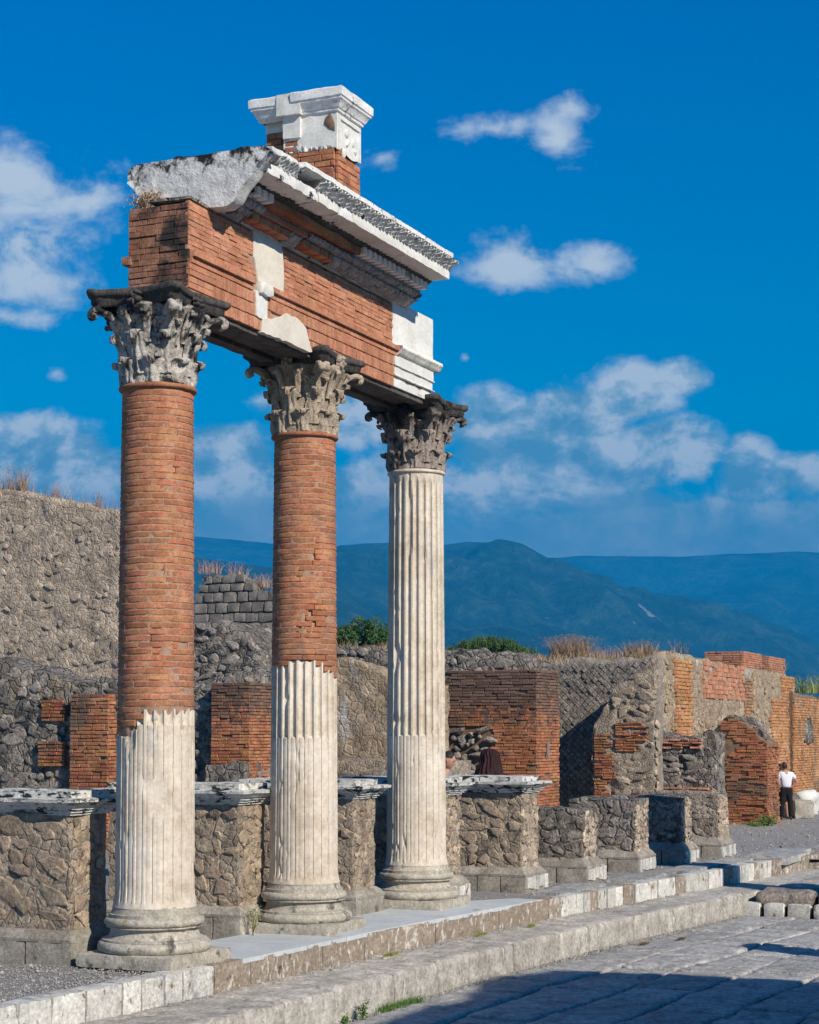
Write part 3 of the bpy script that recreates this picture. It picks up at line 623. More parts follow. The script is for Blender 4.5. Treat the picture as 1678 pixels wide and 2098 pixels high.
def capital(T, m, sd, k):
    amp = (.016, .01, .012)[k]; mb = MB(); prof = []
    for i in range(30): z = 4.785 + (5.45 - 4.785) * i / 29; prof.append((bell_r(z), z))
    prof.append((.2, 5.45)); lathe(mb, prof, 72)
    for i, p in enumerate(mb.v):
        th = math.atan2(p.y, p.x); s_ = 1 + .02 * cos(8 * th); p = Vector((p.x * s_, p.y * s_, p.z)); mb.v[i] = p
    rough(mb, 8, .012, sd)
    C = mb.build('capital', m, T)
    for i in range(8):
        leaf_mesh(radians(45 * i + 22), 4.79, .20, .1, .042, sd + i, amp).build('leaf', m, C)
        leaf_mesh(radians(45 * i - .5), 4.86, .34, .092, .055, sd + 20 + i, amp).build('leaf', m, C)
    for i in range(4):
        a = radians(45 + 90 * i)
        if k == 0 and i == 9: continue
        strap([(.29, 5.08), (.325, 5.22), (.385, 5.33), (.47, 5.395), (.545, 5.40), (.575, 5.375), (.562, 5.345), (.54, 5.35)], a, .06, .055, .025, sd + i, amp * .9).build('volute', m, C)
        for s_ in (-1, 1):   # leaf sheath beside the stalk and small inner scroll
            leaf_mesh(a + s_ * .2, 5.1, .2, .055, .05, sd + 40 + i * 2 + s_, amp).build('leaf', m, C)
            strap([(.3, 5.12), (.33, 5.24), (.37, 5.33), (.40, 5.37), (.425, 5.37), (.43, 5.35), (.42, 5.345)], a + s_ * .52, .03, .028, .016, sd + 60 + i * 2 + s_, amp * .5).build('inner_scroll', m, C)
    # abacus: concave sides, moulded edge
    h = .462; c = .055; sag = .085; out = []
    for q in range(4):
        Rm = Matrix.Rotation(q * pi / 2, 2)
        for i in range(15): x = -h + c + (2 * (h - c)) * i / 14; out.append(Rm @ Vector((x, -(h - sag * (1 - (x / (h - c)) ** 2)))))
    P = []
    for s_, z in ((.80, 5.43), (.90, 5.42), (.905, 5.452), (.92, 5.456), (.925, 5.485), (.955, 5.5), (.985, 5.505), (1, 5.52), (1, 5.555), (.97, 5.565), (.75, 5.567), (.4, 5.567), (.01, 5.567)):
        P.append([Vector((p.x * s_, p.y * s_, z)) for p in out])
    mb = MB(); mb.grid(P, closed=True); rough(mb, 7, .011, sd + 3)
    for i, p in enumerate(mb.v):
        e = max(0, fb(p, 6, sd + 8) - .3) * .12; mb.v[i] = Vector((p.x * (1 - e), p.y * (1 - e), p.z))
    mb.build('abacus', M_abacus if k != 1 else M_abacus, C)
    for q in range(4):
        a = -pi / 2 + q * pi / 2; mb = MB(); n = Vector((cos(a), sin(a), 0)); t = Vector((-sin(a), cos(a), 0))
        for j in range(7):
            v, f = ST[(j + k + q) % 8]; cc = Vector((cos(j * .95) * .045, 0, sin(j * .95) * .045)) if j else Vector((0, 0, 0))
            P0 = n * .37 + t * cc.x + Vector((0, 0, 5.485 + cc.z)); mb.add(v, f, frameM(P0, t, n, .06, .045, .06, j))
        rough(mb, 14, .012, sd + q); mb.build('fleuron', m if k else M_abacus, C)
LA = radians(180 + 0)
def zt1(th):
    a = (th - math.atan2(CAM.y, CAM.x) + pi) % (2 * pi) - pi     # bearing on the shaft as seen from the forum, right positive
    return 1.86 if a < -.75 else (1.91 if a < -.5 else 2.083)
def zt2(th):
    a = (th - math.atan2(CAM.y, CAM.x - SP) + pi) % (2 * pi) - pi
    return 2.42 if a > 1.1 else (2.5 if a > .8 else (2.575 if a > -.6 else 2.545))
def vang(k, px, z=2.0):
    R = shaft_r(z); c = Vector((k * SP, 0, z)); d = (CAM - c); d.z = 0; d.normalize(); r_ = RX.copy()
    s = (px - pxx(c)) / (FPX * R / (c - CAM).dot(DX)); s = max(-.98, min(.98, s)); return math.atan2(d.y, d.x) + math.asin(s)
column(0, 'nearest and tallest looking column, brick shaft on a short marble drum, blackened capital', zt1, 1.97, M_flute, M_cap1,
       [(vang(0, 333), 1.36, .33, .17, .014), (vang(0, 268), 1.93, .16, .2, .012), (vang(0, 305), 1.47, .2, .08, .006)],
       [(vang(0, 318), 2.68, .1, .035, .08), (vang(0, 322), 2.57, .1, .03, .08), (vang(0, 372), 2.6, .22, .07, .07), (vang(0, 372), 2.24, .2, .03, .07), (vang(0, 360), 4.1, .05, .02, .07), (vang(0, 330), 3.2, .05, .02, .07)], 2.0, 1)
column(1, 'middle column, long brick shaft above a fluted marble half, tan stone capital', zt2, 1.856, M_flute, M_cap2,
       [(vang(1, 640), 2.1, .04, .02, .01)],
       [(vang(1, 648), 3.0, .32, .1, .1), (vang(1, 612), 2.9, .07, .04, .1), (vang(1, 648), 3.62, .13, .05, .1), (vang(1, 612), 3.4, .1, .05, .08), (vang(1, 630), 2.85, .05, .03, .1)], 2.48, 11)
column(2, 'farthest column, fluted marble all the way up to a dark grey capital', lambda th: 4.735, 1.88, M_flute, M_cap3,
       [(vang(2, 812), 2.9, .1, .3, .012), (vang(2, 815), 2.72, .13, .1, .018), (vang(2, 906), 2.1, .25, .35, .018), (vang(2, 905), .75, .25, .2, .012), (vang(2, 838), 4.6, .05, .25, .008), (vang(2, 842), 4.2, .05, .3, .007), (vang(2, 902), 2.55, .2, .12, .012), (vang(2, 800), 3.2, .06, .3, .006)], [], None, 23)

# ------------------------------------------------------------------ entablature
E = thing('entablature', 'broken brick and marble beam with overhanging carved cornice, lying across the three capitals', 'entablature', (0, 0, 5.5))
def le(p): return Vector((p[0], p[1], p[2] - 5.5))
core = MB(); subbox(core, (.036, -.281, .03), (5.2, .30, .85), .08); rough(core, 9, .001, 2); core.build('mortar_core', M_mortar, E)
# underside: dark coloured soffit with a sunk panel between each pair of columns
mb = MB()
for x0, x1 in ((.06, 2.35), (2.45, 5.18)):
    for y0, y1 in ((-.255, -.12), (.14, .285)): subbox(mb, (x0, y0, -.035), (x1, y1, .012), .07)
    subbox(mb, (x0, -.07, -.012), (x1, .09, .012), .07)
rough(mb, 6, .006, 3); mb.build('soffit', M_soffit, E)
items = []; N0 = (0, -1)
BS = thing  # alias unused
def patch_skip(c, z):
    x, zz = c, z + 5.5
    if 1.13 < x + .03 * sin(zz * 30) < 1.70 and zz > 5.93: return True
    if 1.16 < x < 1.38 and 5.6 < zz <= 5.93: return True
    if 1.28 < x < 2.2 and zz < 5.63 + .1 * smooth(1.3, 1.7, x): return True
    return False
brick_course(items, (0.0, -.255), (4.16, -.255), .445, .88, .0415, .15, N0, .036, .004, .0012, 3, patch_skip)
for z0, dy, n_ in ((.01, 0, 0), (.118, .006, 1), (.226, .012, 2)):
    r = random.Random(n_); x = 0.0
    while x < 4.16:
        w = r.uniform(.032, .05) if x > .33 else r.uniform(.12, .17)
        if x > .33 or True:
            hs = [(z0, .1)] if x > .33 else [(z0, .048), (z0 + .052, .048)]
            for zz, hh in hs:
                if not patch_skip(x + w / 2, zz + hh / 2):
                    M = frameM(Vector((x + w / 2, -.255 - dy, zz + hh / 2)), Vector((1, 0, 0)), Vector((0, -1, 0)), w - .003, .036 * r.uniform(.97, 1.03), hh, 0)
                    items.append((M, app(M, Vector((0, 0, 5.5))) * .6))
        x += w
# projecting band between architrave and frieze
x = .03; r = random.Random(5)
while x < 4.2:
    w = r.uniform(.1, .2)
    if not (1.12 < x + w / 2 < 1.4):
        for zz, hh, dd in ((.335, .05, .055), (.387, .05, .085)):
            M = frameM(Vector((x + w / 2, -.25, zz + hh / 2)), Vector((1, 0, 0)), Vector((0, -1, 0)), w - .006, dd, hh, 0); items.append((M, 500))
    x += w
place('brick', 'facing', items, M_brickpale, E, 300)
items = []
brick_course(items, (.03, .30), (.03, -.285), .04, .86, .05, .17, (-1, 0), .034, .005, .0015, 8)
Eend = items
for M, s_ in Eend: o = link('end_brick', shared('facing', random.randrange(8), M_brickdark), E); o.matrix_local = M
rock_block('stub_of_moulding', (-.02, .26, .36), (.08, .37, .44), M_brickdark, E, .03, .012, 9, 4)
rock_block('grey_capstone', (-.02, -.3, .862), (.42, .1, .9), M_rgrey, E, .04, .01, 6, 5)
# marble pieces let into the brick
def panel(name, poly, y, dep, m, steps=None, res=.03, sd=0):
    """poly: outline (x, z) extruded from y towards the front by dep; edges weathered"""
    n = len(poly); mb = MB(); P = []
    def ins(s_):
        cx = sum(p[0] for p in poly) / n; cz = sum(p[1] for p in poly) / n
        return [(cx + (p[0] - cx) * s_, cz + (p[1] - cz) * s_) for p in poly]
    for s_, yy in ((1, y), (1, y - dep * .8), (.985, y - dep)): P.append([Vector((a, yy, b - 5.5)) for a, b in ins(s_)])
    mb.grid(P, closed=True); b = len(mb.v) - n; mb.f.append(tuple(range(b, b + n))); mb.m.append(0)
    return mb.build(name, m, E, smooth=False)
def wob(pts, seg=.05, a=.008, sd=0):
    out = []; r = random.Random(sd)
    for (x0, z0), (x1, z1) in zip(pts, pts[1:] + pts[:1]):
        k = max(1, int(math.hypot(x1 - x0, z1 - z0) / seg))
        for i in range(k): out.append((x0 + (x1 - x0) * i / k + r.uniform(-a, a), z0 + (z1 - z0) * i / k + r.uniform(-a, a)))
    return out
panel('cream_panel', wob([(1.12, 6.40), (1.13, 6.15), (1.2, 5.94), (1.4, 5.93), (1.70, 5.945), (1.71, 6.1), (1.66, 6.40)], .06, .006, 1), -.25, .05, M_plaster)
panel('cream_panel', wob([(1.15, 5.85), (1.16, 5.62), (1.37, 5.6), (1.38, 5.84)], .05, .005, 2), -.25, .056, M_white)
rock_block('carved_fragment', (1.2, -.35, .33), (1.42, -.24, .44), M_white, E, .025, .02, 12, 6)
panel('marble_slab', wob([(1.27, 5.49), (1.28, 5.62), (1.45, 5.645), (1.75, 5.76), (1.98, 5.76), (2.12, 5.70), (2.18, 5.6), (2.26, 5.49)], .06, .008, 3), -.25, .066, M_plaster)
# white restored block at the right end
rock_block('white_block', (4.165, -.29, .44), (5.25, .31, .93), M_white, E, .06, .004, 5, 7, None, .01)
for z0, z1, y in ((.015, .12, -.283), (.128, .228, -.293), (.236, .345, -.303)):
    rock_block('white_fascia', (4.2 + .0 * z0, y, z0), (5.22 + (y + .28) * -.6, .30, z1), M_white, E, .06, .003, 6, z0 * 9, None, .006)
def moulding(name, x0, x1, prof, m, parent, pitch=.07, carve=.0, slant=0.0, res=.012, sd=0, cap=True, phase=0, style='leaf'):
    n = max(2, int((x1 - x0) / res)); P = []
    for i in range(n + 1):
        x = x0 + (x1 - x0) * i / n; row = []
        for k, (y, z) in enumerate(prof):
            f_ = k / (len(prof) - 1); w = sin(pi * f_)
            ph = pi * (x + slant * f_) / pitch + phase
            if style == 'egg': d = carve * w * (abs(sin(ph)) ** .5 - .35)
            else: d = carve * w * (abs(sin(ph)) * 1.3 - .7 + .25 * sin(2.9 * ph + f_ * 5))
            row.append(Vector((x, y - d, z - d * .4 * (1 if style == 'leaf' else 0) - 5.5)))
        P.append(row)
    mb = MB(); mb.grid(P)
    if cap:
        for q in (0, n): c = len(mb.v); mb.v.append(Vector((P[q][0].x, prof[-1][0] + .3, P[q][0].z))); mb.v.append(Vector((P[q][0].x, prof[-1][0] + .3, P[q][-1].z)));  b = q * len(prof); mb.f.append(tuple(range(b, b + len(prof))) + (c + 1, c)); mb.m.append(0)
    rough(mb, 9, .006, sd)
    return mb.build(name, m, parent)
moulding('carved_band', 4.24, 5.34, [(-.285, 5.845), (-.31, 5.852), (-.33, 5.875), (-.35, 5.905), (-.365, 5.915), (-.365, 5.945), (-.29, 5.955)], M_white, E, .045, .022, .03, .008, 4)
for z in (5.735, 5.628): moulding('bead_row', 4.2, 5.24, [(-.285, z - .008), (-.305, z - .006), (-.312, z), (-.305, z + .006), (-.285, z + .008)], M_white, E, .03, .008, 0, .006, 5, False)
# cornice
CN = MB(); 
def cprof():  # end slab, bottom and top height as a function of y
    bot = prof_fn([(-.5, 6.55), (-.42, 6.50)]); return bot
slabrows = []
ys = [.5 - i * .035 for i in range(41)]
def zb_(y): return prof_fn([(-.9, 6.79), (-.85, 6.74), (-.76, 6.67), (-.72, 6.6), (-.62, 6.51), (-.56, 6.41), (-.47, 6.36), (-.2, 6.38), (.1, 6.42), (.28, 6.45), (.38, 6.54), (.5, 6.68)])(y)
def zt_(y): return prof_fn([(-.9, 6.78), (-.85, 6.835), (-.7, 6.85), (-.4, 6.835), (-.1, 6.83), (.0, 6.855), (.08, 6.83), (.42, 6.83), (.5, 6.78)])(y)
P = []
for i in range(10):
    x = .3 + i * .045 + (0 if i else 0)
    P.append([Vector((x, y, zb_(y) - 5.5 + (zt_(y) - zb_(y)) * j / 9)) for y in ys for j in range(1)])
mb = MB()
for side, x in ((0, .3), (1, .46)):
    g = [[Vector((x + .012 * fb((y, j, 0), 3), y, zb_(y) - 5.5 + (zt_(y) - zb_(y)) * j / 12)) for j in range(13)] for y in ys]; mb.grid(g, flip=bool(side))
for fn in (zb_, zt_): mb.grid([[Vector((.3 + .16 * k / 8 + (0), y, fn(y) - 5.5)) for k in range(9)] for y in ys], flip=(fn is zb_))
rough(mb, 9, .007, 12); rough(mb, 24, .007, 13)
SL = mb.build('broken_cornice_end', M_whitesoot, E)
X0, X1 = .44, 4.5
mb = MB(); subbox(mb, (X0, -.3, .885), (X1 - .02, .46, 1.32), .09); rough(mb, 5, .015, 14); mb.build('cornice_core', M_whitedirty, E)
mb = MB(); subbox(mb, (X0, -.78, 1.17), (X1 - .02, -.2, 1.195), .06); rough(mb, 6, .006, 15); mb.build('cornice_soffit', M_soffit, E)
moulding('leaf_moulding', .62, .86, [(-.30, 6.39), (-.33, 6.40), (-.36, 6.425), (-.40, 6.455), (-.425, 6.47), (-.3, 6.48)], M_carved, E, .085, .05, .05, .008, 1)
moulding('leaf_moulding', 1.6, 1.85, [(-.30, 6.39), (-.33, 6.40), (-.36, 6.425), (-.40, 6.455), (-.425, 6.47), (-.3, 6.48)], M_carved, E, .085, .05, .05, .008, 1)
moulding('leaf_moulding', 2.5, X1, [(-.30, 6.39), (-.33, 6.40), (-.36, 6.425), (-.40, 6.455), (-.425, 6.47), (-.3, 6.48)], M_carved, E, .085, .05, .05, .008, 2)
for a, b in ((.86, 1.6), (1.85, 2.5)):
    x = a; r = random.Random(int(a * 10))
    while x < b:
        w = min(r.uniform(.14, .24), b - x)
        if w > .05: rock_block('brick_filler', (x, -.43, .9), (x + w - .008, -.28, .975), M_brick, E, .04, .004, 8, x)
        x += w
moulding('egg_moulding', .58, 1.0, [(-.40, 6.478), (-.43, 6.48), (-.46, 6.50), (-.47, 6.52), (-.45, 6.53), (-.3, 6.535)], M_carved, E, .085, .045, 0, .007, 3, style='egg')
moulding('egg_moulding', 1.9, X1, [(-.40, 6.478), (-.43, 6.48), (-.46, 6.50), (-.47, 6.52), (-.45, 6.53), (-.3, 6.535)], M_carved, E, .085, .045, 0, .007, 3, style='egg')
rock_block('brick_filler', (1.0, -.46, .978), (1.9, -.28, 1.035), M_brickpale, E, .06, .006, 5, 3)
def dentil(x):
    return rock_block('dentil', (x, -.585, 1.045), (x + .075, -.42, 1.125), M_whitedirty, E, .025, .004, 12, x, None, .008)
for i in range(3): dentil(.66 + i * .115)
x = 2.84
while x < X1 - .06: dentil(x); x += .115
mb = MB(); subbox(mb, (X0, -.46, 1.035), (X1, -.28, 1.13), .05); rough(mb, 6, .006, 3); mb.build('dentil_bed', M_carved, E)
rock_block('brick_filler', (1.0, -.56, 1.04), (2.82, -.44, 1.12), M_bricko, E, .07, .012, 4, 9)
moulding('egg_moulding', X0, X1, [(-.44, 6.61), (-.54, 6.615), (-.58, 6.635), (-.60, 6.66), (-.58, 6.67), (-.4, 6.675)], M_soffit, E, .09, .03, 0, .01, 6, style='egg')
# corona blocks, each stone its own length
r = random.Random(3); x = .46; ln = [.95, .42, .3, .72, .55, 1.12]
for i, w in enumerate(ln):
    w = min(w, X1 - x)
    rock_block('corona_block', (x, -.80, 1.15), (x + w - .006, -.3, 1.25), (M_white if i > 2 or i == 1 else M_whitedirty), E, .04, .006 if i > 2 else .014, 7, i, None, .01)
    x += w
moulding('carved_sima', 1.35, X1 + .02, [(-.795, 6.747), (-.80, 6.755), (-.80, 6.775), (-.82, 6.80), (-.86, 6.825), (-.885, 6.838), (-.8, 6.845)], M_whitedirty, E, .08, .06, .14, .008, 8)
moulding('carved_sima', .62, 1.0, [(-.79, 6.747), (-.80, 6.755), (-.80, 6.775), (-.82, 6.80), (-.85, 6.825), (-.87, 6.838), (-.8, 6.845)], M_whitedirty, E, .08, .03, .14, .008, 9)
x = .46; i = 0
for w in (.5, .62, .5, .8, .75, .74):
    w = min(w, X1 + .04 - x); rock_block('top_slab', (x, -.90 + (.06 if i == 0 else 0), 1.338), (x + w - .006, .44, 1.385), M_whitedirty, E, .045, .007 if i else .02, 7, i + 30, None, .01); x += w; i += 1

# ------------------------------------------------------------------ attic pedestal standing on the cornice
A_ = thing('attic_pedestal', 'square white marble and brick block standing on top of the cornice', 'pedestal', (2.8, -.3, 6.89))
def pbrick(lo, hi): rock_block('mortar_core', lo, hi, M_mortarO, A_, .08, .004, 5, 2)
pbrick((.03, .02, -.01), (.5, .56, .74)); pbrick((.12, .5, -.01), (.5, .8, 1.0))
bz = lambda s_: .70 + .03 * sin(s_ * 9) + .0
items = []
brick_course(items, (.025, .57), (.025, .02), 0, lambda s_: .93 - .2 * s_ / .57, .062, .2, (-1, 0), .03, .008, .003, 5)
brick_course(items, (.025, .02), (.53, .02), 0, lambda s_: .70 + .05 * sin(s_ * 7 + 2) + .05 * s_, .062, .2, (0, -1), .03, .008, .003, 6)
brick_course(items, (.10, .82), (.10, .57), 0, 1.02, .062, .2, (-1, 0), .03, .008, .003, 7)
place('brick', 'brick', items, M_bricko if False else M_brick, A_)
0 and rock_block('brick_rib', (-.03, .36, .3), (.03, .42, .88), M_brickpale, A_, .03, .006, 8, 5)
def slabr(name, lo, hi, m, amp, lowf=None, sd=0):
    mb = MB(); subbox(mb, lo, hi, .035)
    for i, p in enumerate(mb.v):
        if lowf and p.z < lo[2] + .02: mb.v[i] = Vector((p.x, p.y, lowf(p)))
    rough(mb, 7, amp, sd); return mb.build(name, m, A_)
slabr('marble_die', (-.005, -.005, .7), (.54, .58, 1.12), M_white, .005, lambda p: .72 + .35 * max(p.y, 0) + .02 * sin(p.y * 13 + 1) * (p.y > .02) + .02 * sin(p.x * 14), 3)
slabr('marble_die', (.09, .55, 1.0), (.5, .83, 1.12), M_white, .005, None, 4)
slabr('plain_strip', (-.035, .385, .88), (.1, .575, 1.2), M_white, .005, None, 6)
mb = MB(); mb.add(*ST[4], frameM(Vector((-.004, .07, 1.0)), Vector((0, -1, 0)), Vector((-1, 0, 0)), .11, .012, .2, .3)); mb.build('brown_patch', M_mortarO, A_)
# raised frame and reliefs on the front of the die
for lo, hi in (((.02, -.022, 1.03), (.52, 0, 1.06)), ((.02, -.02, .72), (.05, 0, 1.03)), ((.49, -.02, .72), (.52, 0, 1.03))): slabr('frame_moulding', lo, hi, M_white, .003, None, 7)
for cx, cz, w, h in ((.2, .93, .1, .09), (.24, .84, .05, .14), (.36, .88, .08, .08), (.41, .8, .05, .06), (.15, .72, .12, .09)):
    mb = MB(); v, f = ST[int(cx * 30) % 8]; mb.add(v, f, frameM(Vector((cx, 0, cz)), Vector((1, 0, 0)), Vector((0, -1, 0)), w, .022, h, cx * 9)); mb.build('relief', M_white, A_)
# cap: stepped moulding round the head
def cap(x0, x1, y0, y1, m, nm='cap_moulding'):
    P = []
    for e, z in ((0, 1.09), (.025, 1.1), (.028, 1.125), (.04, 1.13), (.05, 1.15), (.07, 1.185), (.085, 1.195), (.088, 1.215), (.1, 1.222), (.103, 1.30), (.094, 1.312)):
        k = 10; row = []
        cs = [(x0 - e, y0 - e), (x1 + e, y0 - e), (x1 + e, y1 + e), (x0 - e, y1 + e)]
        for a in range(4):
            for i in range(k): t = i / k; row.append(Vector((cs[a][0] * (1 - t) + cs[(a + 1) % 4][0] * t, cs[a][1] * (1 - t) + cs[(a + 1) % 4][1] * t, z)))
        P.append(row)
    P.append([Vector(((x0 + x1) / 2 + (p.x - (x0 + x1) / 2) * .5, (y0 + y1) / 2 + (p.y - (y0 + y1) / 2) * .5, 1.32)) for p in P[-1]])
    P.append([Vector(((x0 + x1) / 2, (y0 + y1) / 2, 1.32)) for p in P[-1]])
    mb = MB(); mb.grid(P, closed=True); rough(mb, 7, .008, x0 * 3 + y0); return mb.build(nm, m, A_, angle=35)
cap(0, .53, 0, .36, M_whitedirty); cap(.03, .5, .6, .84, M_whitedirty)
slabr('plain_strip', (-.085, .36, 1.1), (.58, .62, 1.315), M_white, .008, None, 8)

# ------------------------------------------------------------------ masonry piers behind and beyond the columns
def pier(k, x0, yb, w, ylen, top, cope, group, label, bm=M_rubble, sm=M_rstone, stone=.13, baseh=.27, broken=False):
    T = thing('masonry_pier', label, 'pier', (x0, yb, 0), group=group)
    # base: plinth blocks and a sloping moulding
    i = 0; y = -.0
    r = random.Random(k)
    while y < ylen - .05:
        b = min(r.uniform(.28, .5), ylen - y)
        rock_block('base_block', (-.0, y, -.05), (w, y + b - .012, .17), M_pbase, T, .05, .009, 7, k * 3 + y, None, .012); y += b
    if k >= 3:                                  # small white facing slabs on the front of the base
        x = .02
        while x < w - .06:
            b = r.uniform(.1, .2); b = min(b, w - x)
            rock_block('facing_slab', (x, -.022, -.02 + r.uniform(0, .05)), (x + b - .012, .004, .17 - r.uniform(0, .02)), M_kerbw, T, .04, .005, 9, x + k, None, .006); x += b
    P = []
    for e, z in ((0, .165), (.0, .19), (.015, .2), (.03, .23), (.07, .262), (.085, baseh), (.15, baseh)):
        row = []; cs = [(e, e), (w - e, e), (w - e, ylen - e), (e, ylen - e)]
        for a in range(4):
            for q in range(14): t = q / 14; row.append(Vector((cs[a][0] * (1 - t) + cs[(a + 1) % 4][0] * t, cs[a][1] * (1 - t) + cs[(a + 1) % 4][1] * t, z)))
        P.append(row)
    mb = MB(); mb.grid(P, closed=True); rough(mb, 7, .006, k); mb.build('base_moulding', M_pbase, T, angle=30)
    o = .085; W = Wall((o, ylen - o), (o, o), (-1, 0), w - 2 * o, baseh - .05, [(0, top - (.04 if not cope else 0)), ((ylen - 2 * o) * .15, top), (ylen - 2 * o, top - (0 if cope else .02))], k * 3.3)
    W.body('rubble_core', bm, T, .035, .022, 5, .03 if not cope else 0)
    it = []; W.stones(it, stone, .016 if k < 5 else .011, k + 1); place('stone', 'stone', it, sm, T)
    it = []; W.stones(it, stone * .9, .018, k + 7, end=True, asp=1.05); W.stones(it, stone * .8, .014, k + 17, end=True, asp=1.1); place('stone', 'stone', it, M_tanstone if k >= 3 else sm, T)  # far piers: paler end stones, plaster tone plus sunlit brightness put into the colour
    if cope:
        z = top
        C = None
        def ring(e, zz, n_=16):
            row = []; a0, a1, b0, b1 = o - e, w - o + e, o - e, ylen - o + e
            cs = [(a0, b0), (a1, b0), (a1, b1), (a0, b1)]
            for a in range(4):
                for q in range(n_): t = q / n_; row.append(Vector((cs[a][0] * (1 - t) + cs[(a + 1) % 4][0] * t, cs[a][1] * (1 - t) + cs[(a + 1) % 4][1] * t, zz)))
            return row
        prof = [(-.05, z - .03), (.02, z - .03), (.02, z - .01), (.04, z - .008), (.042, z + .012), (.062, z + .016), (.066, z + .036), (.085, z + .04), (.118, z + .07), (.12, z + .076), (.135, z + .078), (.137, z + .105), (.1, z + .11), (-.02, z + .112)]
        mb = MB(); mb.grid([ring(e, zz) for e, zz in prof], closed=True); rough(mb, 8, .004, k + 2)
        if broken:
            for q, p in enumerate(mb.v):
                d = math.hypot((p.x - .0), (p.y - .55)); 
                if d < .26 and p.z < z + .11 and p.x < .1: mb.v[q] = Vector((p.x + .06 * (1 - d / .26), p.y, p.z))
        C = mb.build('coping', M_coping, T, angle=30)
        y = o - .03
        while y < ylen - o:
            b = min(r.uniform(.35, .7), ylen - o + .03 - y)
            rock_block('top_block', (o - .02, y, z + .108), (w - o + .02, y + b - .008, z + .172), M_coping, T, .05, .006, 7, k + y, None, .01); y += b
    return T
g1 = 'piers with moulded marble coping behind the columns'; g2 = 'low bare masonry piers in a row beyond the last column'
pier(0, -.41, .54, .72, 1.75, 1.24, True, g1, 'rubble pier with broken coping left of and behind the nearest column', baseh=.25, broken=True, stone=.17)
pier(1, 2.02, .30, .70, 1.6, 1.245, True, g1, 'rubble pier with marble coping between the nearest and middle columns', stone=.16)
pier(2, 4.12, .10, .72, 1.5, 1.235, True, g1, 'rubble pier with marble coping between the middle and farthest columns', stone=.14)
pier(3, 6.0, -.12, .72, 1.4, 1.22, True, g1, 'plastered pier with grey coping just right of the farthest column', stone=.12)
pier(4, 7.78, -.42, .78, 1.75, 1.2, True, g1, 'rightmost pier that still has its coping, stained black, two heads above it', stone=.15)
pier(5, 9.4, -.66, .80, 1.25, .93, False, g2, 'low pier next to the last coped pier, rounded weathered top', M_rgrey, M_rgreystone, .15, .29)
pier(6, 11.42, -.74, .86, 1.1, .99, False, g2, 'low pier with marble slabs on its base, left of the shaded pier', M_rgrey, M_rgreystone, .12, .3)
pier(7, 13.28, -.88, .82, 1.3, .975, False, g2, 'low pier standing in blue shadow between two sunlit ones', M_rgrey, M_rgreystone, .13, .29)
pier(8, 14.78, -1.06, .84, 1.3, .99, False, g2, 'farthest low pier, nearest to the gravel and the standing man', M_rubble, M_rgreystone, .12, .31)

# ------------------------------------------------------------------ ground
def kerb_y(x): return prof_fn([(-9, .15), (-2.65, -.38), (.5, -.6), (3.2, -.69), (6.5, -.98), (11.7, -1.6), (14.7, -1.92), (18, -2.3), (24, -3.1)])(x)
def nose_y(x): return kerb_y(x) - prof_fn([(-3, .78), (0, .76), (7, .68), (11, .68), (14, .7)])(x)
def court_z(x, y): return -.03 + prof_fn([(-9, 0), (15, 0), (17, -.1), (21, -.42), (26, -.56), (200, -.6)])(x) + (0 if x > 16 else 0)
def gz(x, y): return -.8
mb = MB(); xs = [-400, -60, -20, 0, 20, 60, 200, 600, 2000, 9000]; ys_ = [-6000, -1500, -400, -100, -30, 0, 30, 100, 400, 1500, 6000]
mb.grid([[Vector((x, y, -.82)) for y in ys_] for x in xs]); struct(mb.build('ground', M_earth, None, smooth=False))
mb = MB(); rows = []
xx = [-9 + .35 * i for i in range(int(34 / .35))] + [26 + i * 1.5 for i in range(30)]
for x in xx:
    y0 = kerb_y(x) + .1; r = []
    if x > 16.5: y0 = -30
    for j in range(60):
        t = j / 59; y = y0 + (t * t if x <= 16.5 else t) * (24 - y0)
        r.append(Vector((x, y, court_z(x, y) + .012 * fb((x, y, 0), .8) + .004 * fb((x, y, 0), 6))))
    rows.append(r)
mb.grid(rows, flip=True); struct(mb.build('gravel_ground', M_gravel, None))
# loose stones on the gravel
def pebbles(name, n, fn, sd, lo=.006, hi=.02, m=M_pebble):
    r = random.Random(sd); mb = MB()
    for i in range(n):
        p = fn(r)
        if p is None: continue
        s_ = r.uniform(lo, hi) * (1 if r.random() < .96 else 2); a = r.uniform(0, 6.28)
        v = [(s_ * cos(a + k * 2.1 + r.uniform(-.3, .3)), s_ * sin(a + k * 2.1) * .8, -s_ * .2) for k in range(3)] + [(s_ * .6 * cos(a + 1 + k * 2.1), s_ * .5 * sin(a + 1 + k * 2.1), s_ * r.uniform(.35, .6)) for k in range(3)]
        mb.add([p + Vector(q) for q in v], [(0, 1, 4, 3), (1, 2, 5, 4), (2, 0, 3, 5), (3, 4, 5)])
    return stuff(tag(mb.build(name, m, None, smooth=False), *LB[name]))
LB = {'loose_gravel': ('small grey stones scattered over the gravel in front of the piers', 'gravel'), 'street_grit': ('fine grit gathered along the foot of the kerb and steps', 'grit'), 'far_gravel': ('pale grey gravel stones around the standing men', 'gravel')}
def g_near(r):
    x = r.uniform(-3.2, 1.2) if r.random() < .7 else r.uniform(1, 16); y = kerb_y(x) + .06 + r.random() ** 1.3 * 1.6
    return Vector((x, y, court_z(x, y) + .008))
pebbles('loose_gravel', 9000, g_near, 1, .004, .013)
def g_far(r):
    x = r.uniform(15, 45); y = r.uniform(-5, 8); return Vector((x, y, court_z(x, y) + .012))
pebbles('far_gravel', 6000, g_far, 2, .012, .035)
